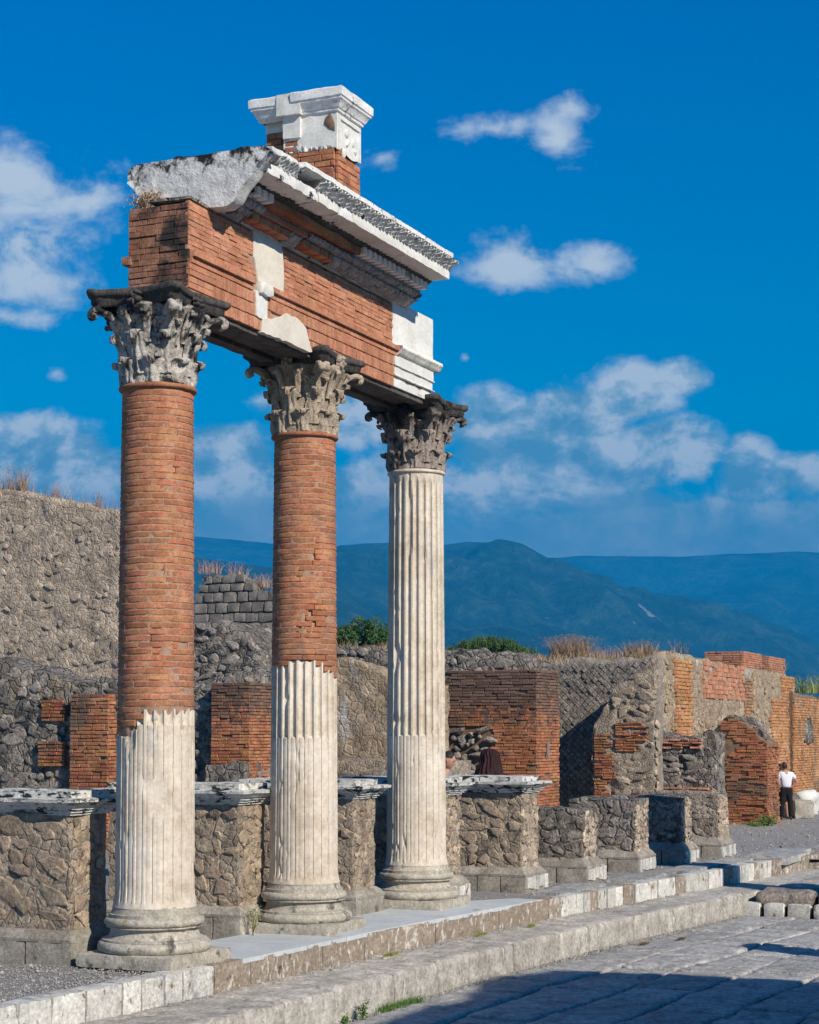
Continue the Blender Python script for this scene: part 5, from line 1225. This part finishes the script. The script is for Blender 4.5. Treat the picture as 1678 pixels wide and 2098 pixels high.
weeds_on(W5, 1040, 1150, 300, 12, (.05, .25), M_dry, 'low dry grass on the right end of the rubble bank', .01, False)
weeds_on(W5, 700, 800, 160, 13, (.05, .25), M_dry, 'thin dry grass on the rubble bank under the rounded bush', .01, False)
weeds_at(1668, 1420, 66, .9, 160, (.3, .7), M_weed, 'green brown scrub above the brick wall at the right edge', 14, w=.02)
weeds_at(1580, 1373, 60, .6, 60, (.1, .35), M_dry, 'a few dry stalks between the two brick stubs', 15, w=.012)
# two evergreen bushes
def bush(px, py, d, w, h, label, sd, n=9000, lf=.075):
    P = Wd(px, py, d); T = thing('bush', label, 'bush', P, group=None); r = random.Random(sd); mb = MB()
    lobes = [(Vector((r.uniform(-1, 1) * w * .46, r.uniform(-.6, .6), 0)), r.uniform(.3, .5)) for _ in range(70)]
    L_ = []
    for c, q in lobes:
        xx = (c.x / (w * .5)); c2 = Vector((0, 0, 0)) + RX * c.x + DX * c.y; c2.z = h * (1 - .7 * xx * xx) * r.uniform(.1, .8); L_.append((c2, q * h * .45))
    def fn(r):
        c, q = r.choice(L_); u = Vector((r.gauss(0, 1), r.gauss(0, 1), r.gauss(0, 1))).normalized(); k = r.random() ** .25; p = c + u * q * k
        return (p, 1) if p.z > -.1 else (None, 1)
    leaves(mb, n, fn, r, lf); mb.build('foliage', M_leaf, T, smooth=False)
    mb = MB()
    for i in range(7):
        b = MB(); c, q = r.choice(L_); p0 = Vector((c.x * .3, c.y * .3, -.5)); P_ = []
        for k in range(6): t = k / 5; m_ = p0.lerp(c, t) + Vector((0, 0, .1 * sin(t * 3))); P_.append([m_ + Vector((cos(a) * .03 * (1 - t * .6), sin(a) * .03 * (1 - t * .6), 0)) for a in (0, 1.57, 3.14, 4.71)])
        mb.grid(P_, closed=True)
    mb.build('stem', M_stem, T); return T
bush(745, 1330, 50, 1.7, 1.0, 'round dark green bush on the rubble bank between the middle and farthest columns', 3)
BU = bush(1002, 1347, 50, 2.3, .6, 'wide low green bush on the rubble bank right of the farthest column', 5, 6000, .06)
o = blades(3200, lambda r: (lambda a: RX * a + DX * r.uniform(-.4, .4) + Vector((0, 0, -.05 + .38 * (1 - (a / 1.3) ** 2) * r.random())))(max(-1.25, min(1.25, r.gauss(-.1, .6)))), 77, (.12, .34), .012, .5, 2).build('shoot', M_leaf, BU, smooth=False); stuff(o)
# small plants
def sprig(P, h, n, label, sd, m=M_weed, spread=.1, lf=.02, name='plant', cat='plant'):
    T = thing(name, label, cat, P); r = random.Random(sd); mb = MB(); lv = MB()
    for i in range(n):
        a = r.uniform(0, 6.28); b = r.uniform(.2, 1) * spread; H = h * r.uniform(.5, 1); pts = []
        for k in range(7): t = k / 6; pts.append(Vector((cos(a) * b * t, sin(a) * b * t, H * t * (1 - .1 * t))) + Vector((r.uniform(-.008, .008), r.uniform(-.008, .008), 0)))
        mb.grid([[p + Vector((cos(c) * .0025, sin(c) * .0025, 0)) for c in (0, 2.1, 4.2)] for p in pts], closed=True)
        for p in pts[2:]:
            leaves(lv, 7, lambda r, p=p: (p + Vector((r.gauss(0, lf * .7), r.gauss(0, lf * .7), r.gauss(0, lf * .8))), 1), r, lf)
    mb.build('stem', M_stem, T); lv.build('leaf_cluster', m, T, smooth=False); return T
p = Wy(528, 1880, .15); sprig(Vector((p.x, .2, .0)), .36, 6, 'yellow green sprig growing in the shade left of the middle column base', 2, M_weed, .07, .02)
def kerbplant(px, py, z, h, n, label, sd, m=M_leafb, sp=.06, lf=.022): sprig(Wz(px, py, z), h, n, label, sd, m, sp, lf)
kerbplant(742, 2092, -.53, .2, 7, 'taller leafy weed at the foot of the lower step near the bottom edge', 3)
kerbplant(700, 2096, -.53, .06, 9, 'low bright green weed patch at the bottom edge of the picture', 4, sp=.12, lf=.03)
for i, (a, b, lab) in enumerate(((800, 2068, 'left half'), (838, 2060, 'right half'))):
    P = Wz(a, b, -.53); o = blades(420, lambda r: P + Vector((r.gauss(0, .14), r.gauss(0, .035), 0)), 50 + i, (.02, .075), .004, .6, 2).build('grass_tuft', M_leafb, None, smooth=False); tag(o, 'green grass tuft at the foot of the lower step, %s of the strip' % lab, 'grass')
for i, (a, b, z, lab) in enumerate(((985, 1915, -.23, 'small yellow green moss clump on the step below the farthest column'), (1088, 1898, -.23, 'tiny moss clump on the step right of the farthest column'), (800, 1957, -.23, 'thin green moss line in the step joint under the marble floor'), (1395, 1925, -.53, 'brown dry clump at the foot of the step near the street shadow'), (1320, 1935, -.53, 'flat green brown clump at the foot of the lower step'))):
    P = Wz(a, b, z); o = blades(160, lambda r: P + Vector((r.gauss(0, .07), r.gauss(0, .02), 0)), 60 + i, (.01, .035), .004, .8, 2).build('moss_clump', M_weed if i < 3 else M_stem, None, smooth=False); tag(o, lab, 'moss')
P = Wd(1572, 1697, 50.5); sprig(P, .38, 14, 'green weeds at the foot of the reddish brick stump', 7, M_leafb, .35, .07)
P = Wd(1545, 1700, 50.2); sprig(P, .2, 10, 'low green weeds left of the taller ones at the brick stump', 8, M_leafb, .4, .06)
P = Wy(540, 1712, 6.0); sprig(Vector((P.x, 6.0, 0)), .4, 12, 'green weeds at the foot of the low grey wall, seen left of the middle column', 9, M_leaf, .3, .05)
# dried plant on the ledge at the left end of the cornice
T = thing('dried_plant', 'dried brown and grey plant hanging at the left end of the cornice', 'dried plant', (.22, .26, 6.40)); r = random.Random(9); lv = MB()
leaves(lv, 700, lambda r: (Vector((r.gauss(0, .035), r.gauss(0, .07), .06 + r.gauss(0, .045))), 1), r, .03); lv.build('leaf_cluster', M_dry, T, smooth=False)
blades(90, lambda r: Vector((r.gauss(0, .03), r.gauss(0, .06), -.02)), 5, (.08, .2), .003, .6).build('stem', M_dryred, T, smooth=False)

# ------------------------------------------------------------------ people
def skin(name, V, Eg, m, parent, sub=2):
    names = list(V); me = bpy.data.meshes.new(name); me.from_pydata([V[k][0] for k in names], [(names.index(a), names.index(b)) for a, b in Eg], [])
    o = link(name, me); md = o.modifiers.new('s', 'SKIN'); md.use_smooth_shade = True
    for i, k in enumerate(names):
        rr = V[k][1]; me.skin_vertices[0].data[i].radius = rr if isinstance(rr, tuple) else (rr, rr)
    me.skin_vertices[0].data[0].use_root = True
    s2 = o.modifiers.new('u', 'SUBSURF'); s2.levels = s2.render_levels = sub
    bpy.context.view_layer.update(); dg = bpy.context.evaluated_depsgraph_get()
    m2 = bpy.data.meshes.new_from_object(o.evaluated_get(dg)); m2.name = name; m2.materials.clear(); m2.materials.append(m)
    m2.polygons.foreach_set('use_smooth', [True] * len(m2.polygons))
    bpy.data.objects.remove(o); return link(name, m2, parent)
def head_into(me_obj, c, yaw, pitch, s=1.0):
    """add a shaped head (face towards +x before turning) to a body mesh"""
    R_ = Matrix.Translation(c) @ Matrix.Rotation(yaw, 4, 'Z') @ Matrix.Rotation(pitch, 4, 'Y'); mb = MB(); P = []; n, k = 26, 32
    for i in range(n + 1):
        ph = pi * i / n - pi / 2; row = []
        for j in range(k):
            th = 2 * pi * j / k; x, y, z = cos(ph) * cos(th), cos(ph) * sin(th), sin(ph)
            f = max(0, x)
            X = x * .092; Y = y * .074 * (1 - .12 * max(0, -z)); Z_ = z * .118
            X += .012 * math.exp(-((z + .78) / .18) ** 2 - (y / .4) ** 2) * f * 2.2          # chin
            X += .024 * math.exp(-((z + .18) / .13) ** 2 - (y / .13) ** 2) * f                # nose
            X += .008 * math.exp(-((z + .48) / .07) ** 2 - (y / .25) ** 2) * f                # lips
            X -= .008 * math.exp(-((z - .02) / .12) ** 2 - ((abs(y) - .36) / .16) ** 2) * f   # sockets
            X += .006 * math.exp(-((z - .2) / .1) ** 2) * f                                   # brow
            row.append(R_ @ Vector((X * s, Y * s, Z_ * s)))
        P.append(row)
    mb.grid(P, closed=True)
    for sg in (-1, 1):
        e = []
        for i in range(6):
            e.append([R_ @ Vector(((-.005 + .016 * cos(a) * (1 - i / 7)) * s, sg * (.07 + .012 * (i / 5)) * s, (-.012 + .03 * sin(a) * (1 - i / 9)) * s)) for a in [2 * pi * q / 10 for q in range(10)]])
        mb.grid(e, closed=True)
    me = mb.mesh('h', me_obj.data.materials[0]); o2 = link('h', me)
    import bmesh
    bm = bmesh.new(); bm.from_mesh(me_obj.data); bm.from_mesh(me); bm.to_mesh(me_obj.data); bm.free(); bpy.data.objects.remove(o2)
    me_obj.data.polygons.foreach_set('use_smooth', [True] * len(me_obj.data.polygons))
def eyes(parent, c, yaw, pitch, s=1.0):
    R_ = Matrix.Translation(c) @ Matrix.Rotation(yaw, 4, 'Z') @ Matrix.Rotation(pitch, 4, 'Y')
    for sg in (-1, 1):
        for nm, x, z, rr in (('eye', .077, .0, .012), ('eyebrow', .088, .026, .0)):
            mb = MB()
            if rr: P = [[R_ @ Vector(((x + rr * .5 * cos(f) * cos(t)) * s, (sg * .03 + rr * cos(f) * sin(t)) * s, (z + rr * .55 * sin(f)) * s)) for t in [q * pi / 5 for q in range(10)]] for f in [-pi / 2 + pi * q / 6 for q in range(7)]]; mb.grid(P, closed=True)
            else: mb.box((x - .004, sg * .03 - .018, z - .003), (x + .002, sg * .03 + .018, z + .003), R_)
            mb.build(nm, M_hairblk, parent)
def person(label, loc, rz, group=None): return thing('person', label, 'person', loc, rz, group)
RZ = YAW - pi / 2          # local x = to the right in the picture, local y = away
def arm_edges(s): return [('chest', 'sh' + s), ('sh' + s, 'el' + s), ('el' + s, 'wr' + s), ('wr' + s, 'ha' + s)]
def hand_edges(V, s, d, dn):
    wr = Vector(V['ha' + s][0]); E_ = []
    for i, (k, l) in enumerate(((-1.5, .05), (-.5, .06), (.5, .058), (1.5, .048))):
        a = wr + dn * (k * .018) + d * .02; b = a + d * l + Vector((0, 0, -.012)); V['f%d%s' % (i, s)] = (tuple(b), .0085); E_.append(('ha' + s, 'f%d%s' % (i, s)))
    t = wr + dn * -.045 + d * .02; V['th' + s] = (tuple(t), .01); E_.append(('ha' + s, 'th' + s)); return E_
def standing_man():
    P = Wd(1611, 1682, 54); P.z = -.6
    T = person('man in white short sleeved shirt and black trousers, hands on hips, by the brick stump', P, RZ)
    V = {'pel': ((0, 0, .90), (.09, .09)), 'chest': ((0.0, .0, 1.24), (.15, .11)), 'neck': ((-.015, .01, 1.41), .055), 'nk2': ((-.03, .02, 1.47), .055),
         'shL': ((-.17, .02, 1.33), .06), 'elL': ((-.27, -.06, 1.08), .042), 'wrL': ((-.19, .0, .95), .032), 'haL': ((-.16, .03, .93), .035),
         'shR': ((.18, .02, 1.32), .06), 'elR': ((.34, .06, 1.10), .042), 'wrR': ((.2, .1, .96), .032), 'haR': ((.16, .1, .94), .035),
         'hL': ((-.09, 0, .84), .09), 'kL': ((-.12, -.01, .46), .06), 'aL': ((-.13, .03, .09), .042), 'tL': ((-.16, .12, .035), .04),
         'hR': ((.09, 0, .84), .09), 'kR': ((.12, -.01, .46), .06), 'aR': ((.13, .02, .09), .042), 'tR': ((.14, .14, .035), .04)}
    Eg = [('pel', 'chest'), ('chest', 'neck'), ('neck', 'nk2'), ('pel', 'hL'), ('hL', 'kL'), ('kL', 'aL'), ('aL', 'tL'), ('pel', 'hR'), ('hR', 'kR'), ('kR', 'aR'), ('aR', 'tR')] + arm_edges('L') + arm_edges('R')
    Eg += hand_edges(V, 'L', Vector((.7, .3, 0)).normalized(), Vector((0, .6, -.8))) + hand_edges(V, 'R', Vector((-.7, .3, 0)).normalized(), Vector((0, .6, -.8)))
    b = skin('body', V, Eg, M_skin, T); head_into(b, Vector((-.05, .03, 1.56)), radians(150), .1, 1.0); eyes(T, Vector((-.05, .03, 1.56)), radians(150), .1)
    mb = MB(); Pp = []; R_ = Matrix.Translation((-.05, .03, 1.56)) @ Matrix.Rotation(radians(150), 4, 'Z')
    for i in range(12):
        ph = -.55 + (pi / 2 + .55) * i / 11; Pp.append([R_ @ Vector(((-.012 if cos(t) > 0 else -.0) + (.1 * (.55 + .45 * smooth(.1, .9, sin(ph))) if cos(t) > .3 else .1) * cos(ph) * cos(t), .082 * cos(ph) * sin(t), .127 * sin(ph))) for t in [2 * pi * q / 24 for q in range(24)]])
    mb.grid([r_ for r_ in Pp if True], closed=True); rough(mb, 30, .003, 1); mb.build('hair', M_hairblk, T)
    skin('shirt', {'pel': ((0, 0, .9), (.18, .145)), 'mid': ((0, 0, 1.1), (.165, .13)), 'chest': ((0, 0, 1.27), (.18, .13)), 'neck': ((-.01, .01, 1.40), .07), 'shL': ((-.17, .02, 1.34), .075), 'elL': ((-.235, -.035, 1.19), .065), 'shR': ((.18, .02, 1.33), .075), 'elR': ((.28, .045, 1.19), .065)},
         [('pel', 'mid'), ('mid', 'chest'), ('chest', 'neck'), ('chest', 'shL'), ('shL', 'elL'), ('chest', 'shR'), ('shR', 'elR')], M_shirt, T)
    skin('trousers', {'top': ((0, 0, .99), (.185, .15)), 'pel': ((0, 0, .86), (.185, .15)), 'hL': ((-.09, 0, .78), .105), 'kL': ((-.12, -.005, .46), .085), 'aL': ((-.13, .02, .08), .075), 'hR': ((.09, 0, .78), .105), 'kR': ((.12, -.005, .46), .085), 'aR': ((.135, .015, .08), .075)},
         [('top', 'pel'), ('pel', 'hL'), ('hL', 'kL'), ('kL', 'aL'), ('pel', 'hR'), ('hR', 'kR'), ('kR', 'aR')], M_black, T)
    for x, dx in ((-.14, -.03), (.14, .01)): skin('shoe', {'a': ((x, -.02, .045), .05), 'b': ((x + dx * .5, .08, .04), .045), 'c': ((x + dx, .18, .03), .032)}, [('a', 'b'), ('b', 'c')], M_shoe, T, 1)
    return T
def second_man():
    P = Wd(1600, 1679, 54.6); P.z = -.6
    T = person('person in lilac top and dark shorts standing half hidden behind the man in white', P, RZ)
    V = {'pel': ((0, 0, .88), (.13, .1)), 'chest': ((0, 0, 1.2), (.14, .1)), 'neck': ((0, 0, 1.37), .052), 'nk2': ((0, 0, 1.42), .052),
         'shL': ((-.17, 0, 1.28), .055), 'elL': ((-.22, .02, 1.0), .04), 'wrL': ((-.22, -.06, .8), .03), 'haL': ((-.22, -.08, .74), .034),
         'shR': ((.17, 0, 1.28), .055), 'elR': ((.2, .06, 1.02), .04), 'wrR': ((.14, .16, .9), .03), 'haR': ((.1, .19, .88), .034),
         'hL': ((-.09, 0, .82), .09), 'kL': ((-.1, -.02, .45), .06), 'aL': ((-.1, .02, .09), .042), 'tL': ((-.13, .12, .035), .04),
         'hR': ((.09, 0, .82), .09), 'kR': ((.16, -.02, .45), .06), 'aR': ((.2, .02, .09), .042), 'tR': ((.22, .13, .035), .04)}
    Eg = [('pel', 'chest'), ('chest', 'neck'), ('neck', 'nk2'), ('pel', 'hL'), ('hL', 'kL'), ('kL', 'aL'), ('aL', 'tL'), ('pel', 'hR'), ('hR', 'kR'), ('kR', 'aR'), ('aR', 'tR')] + arm_edges('L') + arm_edges('R')
    Eg += hand_edges(V, 'L', Vector((0, .3, -.9)).normalized(), Vector((0, .9, .3))) + hand_edges(V, 'R', Vector((-.7, .5, 0)).normalized(), Vector((0, .3, -.9)))
    b = skin('body', V, Eg, M_skin, T); head_into(b, Vector((-.02, 0, 1.5)), radians(160), 0); eyes(T, Vector((-.02, 0, 1.5)), radians(160), 0)
    mb = MB(); R_ = Matrix.Translation((-.015, 0, 1.505)) @ Matrix.Rotation(radians(160), 4, 'Z'); mb.grid([[R_ @ Vector((-.01 + .1 * (.6 if cos(t) > .3 and ph < .5 else 1) * cos(ph) * cos(t), .083 * cos(ph) * sin(t), .127 * sin(ph))) for t in [2 * pi * q / 24 for q in range(24)]] for ph in [-.4 + (pi / 2 + .4) * i / 10 for i in range(11)]], closed=True); mb.build('hair', M_hairblk, T)
    skin('top', {'pel': ((0, 0, .92), (.16, .12)), 'chest': ((0, 0, 1.22), (.165, .12)), 'neck': ((0, 0, 1.35), .065), 'shL': ((-.16, 0, 1.29), .068), 'elL': ((-.2, .01, 1.12), .055), 'shR': ((.16, 0, 1.29), .068), 'elR': ((.19, .03, 1.13), .055)}, [('pel', 'chest'), ('chest', 'neck'), ('chest', 'shL'), ('shL', 'elL'), ('chest', 'shR'), ('shR', 'elR')], M_lilac, T)
    skin('shorts', {'pel': ((0, 0, .86), (.16, .125)), 'hL': ((-.09, 0, .74), .11), 'kL': ((-.1, -.01, .46), .09), 'hR': ((.09, 0, .74), .11), 'kR': ((.14, -.01, .46), .09)}, [('pel', 'hL'), ('hL', 'kL'), ('pel', 'hR'), ('hR', 'kR')], M_black, T)
    for x in (-.12, .21): skin('shoe', {'a': ((x, -.02, .045), .05), 'b': ((x, .08, .04), .045), 'c': ((x, .18, .03), .032)}, [('a', 'b'), ('b', 'c')], M_shoe, T, 1)
    return T
standing_man(); second_man()
def woman(label, px, py, d, face, pitch, lean, hairfn, top):
    Hp = Wd(px, py, d); h = Hp.z + .03
    lx, ly = lean; P = Vector((Hp.x, Hp.y, -.03)); T = person(label, P, RZ)
    hx = Vector((0, 0, h - .0)); ch = h - .36
    V = {'pel': ((lx * -1.0, ly * -1, .88), (.14, .11)), 'waist': ((lx * -.75, ly * -.8, 1.03), (.105, .085)), 'chest': ((lx * -.45, ly * -.5, ch + .03), (.12, .09)), 'neck': ((lx * -.15, ly * -.2, h - .17), .045), 'nk2': ((lx * -.05, 0, h - .11), .045),
         'shL': ((-.14 - lx * .4, -ly * .4, h - .27), .045), 'elL': ((-.18 - lx * .3, -.04, h - .52), .034), 'wrL': ((-.12, .1, h - .6), .026), 'haL': ((-.1, .14, h - .6), .03),
         'shR': ((.14 - lx * .4, -ly * .4, h - .27), .045), 'elR': ((.18 - lx * .3, -.04, h - .52), .034), 'wrR': ((.12, .1, h - .6), .026), 'haR': ((.1, .14, h - .6), .03),
         'hL': ((-.09 - lx, -ly, .8), .1), 'kL': ((-.09 - lx, -ly, .44), .06), 'aL': ((-.09 - lx, -ly, .09), .04), 'tL': ((-.09 - lx, .12 - ly, .035), .035),
         'hR': ((.09 - lx, -ly, .8), .1), 'kR': ((.09 - lx, -ly, .44), .06), 'aR': ((.09 - lx, -ly, .09), .04), 'tR': ((.09 - lx, .12 - ly, .035), .035)}
    Eg = [('pel', 'waist'), ('waist', 'chest'), ('chest', 'neck'), ('neck', 'nk2'), ('pel', 'hL'), ('hL', 'kL'), ('kL', 'aL'), ('aL', 'tL'), ('pel', 'hR'), ('hR', 'kR'), ('kR', 'aR'), ('aR', 'tR')] + arm_edges('L') + arm_edges('R')
    Eg += hand_edges(V, 'L', Vector((.4, .8, 0)).normalized(), Vector((.6, -.3, 0))) + hand_edges(V, 'R', Vector((-.4, .8, 0)).normalized(), Vector((.6, .3, 0)))
    b = skin('body', V, Eg, M_skin, T); head_into(b, hx, face, pitch, .97); eyes(T, hx, face, pitch, .97)
    skin('top', {k: (V[k][0], tuple(x + .02 for x in V[k][1]) if isinstance(V[k][1], tuple) else V[k][1] + .014) for k in ('pel', 'waist', 'chest', 'shL', 'shR')}, [('pel', 'waist'), ('waist', 'chest'), ('chest', 'shL'), ('chest', 'shR')], top, T)
    skin('trousers', {k: (V[k][0], V[k][1] + .02 if not isinstance(V[k][1], tuple) else (.16, .13)) for k in ('pel', 'hL', 'kL', 'aL', 'hR', 'kR', 'aR')}, [('pel', 'hL'), ('hL', 'kL'), ('kL', 'aL'), ('pel', 'hR'), ('hR', 'kR'), ('kR', 'aR')], M_black, T)
    hairfn(T, hx, face, pitch); return T
def hair_tied(T, c, yaw, pitch):
    R_ = Matrix.Translation(c) @ Matrix.Rotation(yaw, 4, 'Z') @ Matrix.Rotation(pitch, 4, 'Y'); mb = MB()
    mb.grid([[R_ @ Vector((-.014 + .097 * (1 if cos(t) < .2 else .93) * cos(ph) * cos(t), .08 * cos(ph) * sin(t), .01 + .122 * sin(ph) - .0)) for t in [2 * pi * q / 28 for q in range(28)]] for ph in [.28 + (pi / 2 - .28) * i / 10 for i in range(11)]], closed=True)
    mb.grid([[R_ @ Vector((-.02 - .086 * abs(sin(t * .5)) * cos(ph), .079 * cos(ph) * cos(t), .0 + .11 * sin(ph))) for t in [-.3 + (pi + .6) * q / 14 for q in range(15)]] for ph in [-.75 + 1.6 * i / 8 for i in range(9)]])
    for k, (x, z, rr) in enumerate(((-.115, .05, .04), (-.13, .02, .035))): mb.grid([[R_ @ Vector((x + rr * cos(ph) * cos(t), rr * cos(ph) * sin(t), z + rr * sin(ph))) for t in [2 * pi * q / 14 for q in range(14)]] for ph in [-pi / 2 + pi * i / 8 for i in range(9)]], closed=True)
    rough(mb, 40, .003, 2); mb.build('hair', M_hairblk, T)
def hair_long(T, c, yaw, pitch):
    mb = MB(); n = 96; P = []
    for i in range(26):
        t = i / 25; z = c.z + .135 - .52 * t; w = .13 * (sqrt(max(0, 1 - (1 - min(1, t / .2)) ** 2))) * (1 + .65 * smooth(.2, .95, t)); row = []
        for q in range(n):
            a = 2 * pi * q / n; k = 1 + .05 * sin(a * 9 + t * 5) + .06 * sin(a * 19 - t * 5); row.append(Vector((c.x + .03 * t + w * cos(a) * k + .015 * sin(t * 7), c.y + w * .85 * sin(a) * k - .01, z)))
        P.append(row)
    mb.grid(P, closed=True); rough(mb, 9, .008, 4); mb.build('hair', M_hair, T)
woman('woman with dark tied back hair looking down, face in profile beside the farthest column', 919, 1558, 25.4, radians(-12), .35, (.22, .05), hair_tied, M_mauve)
woman('woman with long dark red hair seen from behind above the rightmost coping', 1001, 1553, 25.0, radians(80), .25, (0, .04), hair_long, M_mauve)

# ------------------------------------------------------------------ buildings on the sunny side of the street, beyond the right edge, that throw the shade
T = thing('ruined_house', 'roofless brick house corner on the sunny side of the street, just outside the picture', 'ruin', (0, 0, 0)); T.location = (-8.7, -11.82, 0)
for nm, A, B, n_, sd, pr in (('wall', (3.4, 0), (8.25, 0), (0, 1), 41, [(0, 3.5), (2.6, 3.38), (3.7, 3.61), (4.85, 3.22)]), ('wall', (8.25, -.0), (8.25, -9), (1, 0), 42, [(0, 3.22), (1.3, 3.5), (2.6, 3.46), (4, 3.65), (9, 3.5)])):
    W = Wall(A, B, n_, .55, -.6, [(a, (b + .53) * 1.06 - .53 + 3.25) for a, b in pr], sd); W.body('wall', M_mortarO, T, .2, .04, 3, .06); it = []
    brick_course(it, A, B, -.5, W.top, .12, .4, n_, .05, .02, .012, sd); place('brick', 'brick', it, M_bricko, T, 0)
def stub_column(x, y, h, rr, label):
    T = thing('tall_column' if h > 4 else 'broken_column', label, 'column', (x, y, -.53)); mb = MB(); pr = [(rr * 1.35, 0), (rr * 1.35, .15), (rr * 1.15, .25), (rr, .35)] + [(rr * (1 - .12 * i / 10), .35 + (h - .35) * i / 10) for i in range(1, 11)] + [(0, h + .02)]
    lathe(mb, pr, 40); rough(mb, 4, .01, x); mb.build('shaft', M_plaster, T)
    return T
stub_column(10.15, -6.6, 6.0, .37, 'tall pale column on the sunny side of the street, outside the picture')
stub_column(5.7, -7.2, 2.85, .33, 'short broken column on the sunny side of the street, outside the picture')

# ------------------------------------------------------------------ mountains
def ridge(name, pts, d, near, sd, relief, crag=0.0):
    f_ = prof_fn([(a, 1505 - b) for a, b in pts]); x0, x1 = pts[0][0], pts[-1][0]; n = 260; rows = []
    for i in range(n + 1):
        px = x0 + (x1 - x0) * i / n; a = (px - 839) / FPX; u = (DX + RX * a); u.z = 0; H = f_(px) / FPX * d + 1.88; r = []
        for j in range(-8, 71):
            t = j / 70; dist = d * (1 - (1 - near) * t) if t > 0 else d * (1 - t * .8); q = CAM + u * dist
            g = H * (1 - t) ** 1.15 if t > 0 else H * (1 + t * 2)
            nn = fb((q.x / 900, q.y / 900, 0), 1, sd, 6); rid = 1 - abs(fb((q.x / 500, q.y / 500, 1), 1, sd + 4, 5)) * 2
            z = g + relief * (nn * 1.0 + (rid - .6) * .6) * (min(1, max(t, 0) * 5) + .1 * (t <= .02)) * (1 - max(t, 0) ** 3); r.append(Vector((q.x, q.y, max(z, -5 - 30 * (t > .95)))))
        rows.append(r)
    mb = MB(); mb.grid(rows); o = mb.build(name, M_mount, None); return struct(o)
ridge('mountain_ridge', [(-900, 1120), (-300, 1086), (300, 1092), (400, 1098), (480, 1104), (560, 1112), (640, 1118), (760, 1125), (900, 1138), (1100, 1144), (1180, 1136), (1280, 1132), (1400, 1139), (1500, 1134), (1678, 1128), (2000, 1140), (2600, 1200)], 7600, .55, 3, 90)
ridge('mountain_slope', [(380, 1330), (560, 1190), (640, 1130), (700, 1110), (800, 1110), (905, 1116), (960, 1109), (1010, 1112), (1060, 1128), (1120, 1150), (1180, 1166), (1250, 1190), (1340, 1213), (1400, 1225), (1450, 1236), (1550, 1268), (1600, 1288), (1678, 1322), (1800, 1370), (2000, 1420), (2400, 1460)], 4600, .45, 8, 110)
ridge('near_hill', [(-900, 1200), (200, 1150), (400, 1140), (560, 1160), (640, 1176), (697, 1200), (739, 1234), (800, 1285), (900, 1340), (1100, 1390), (1500, 1440)], 3300, .5, 15, 40)

# ------------------------------------------------------------------ air
me = bpy.data.meshes.new('haze'); b = MB(); b.box((-60, -5200, -6), (8800, 4600, 640)); me.from_pydata([tuple(p) for p in b.v], [], b.f); hz = link('haze', me); stuff(hz); hz['label'] = 'blue air haze between the ruins and the mountains'
hm = bpy.data.materials.new('haze_air'); hm.use_nodes = True; nt = hm.node_tree; nt.nodes.remove(nt.nodes['Principled BSDF']); pv = nt.nodes.new('ShaderNodeVolumePrincipled'); nt.links.new(pv.outputs[0], nt.nodes['Material Output'].inputs['Volume'])
pv.inputs['Density'].default_value = HAZE_D; pv.inputs['Color'].default_value = HAZE_C; pv.inputs['Anisotropy'].default_value = .0
me.materials.append(hm)
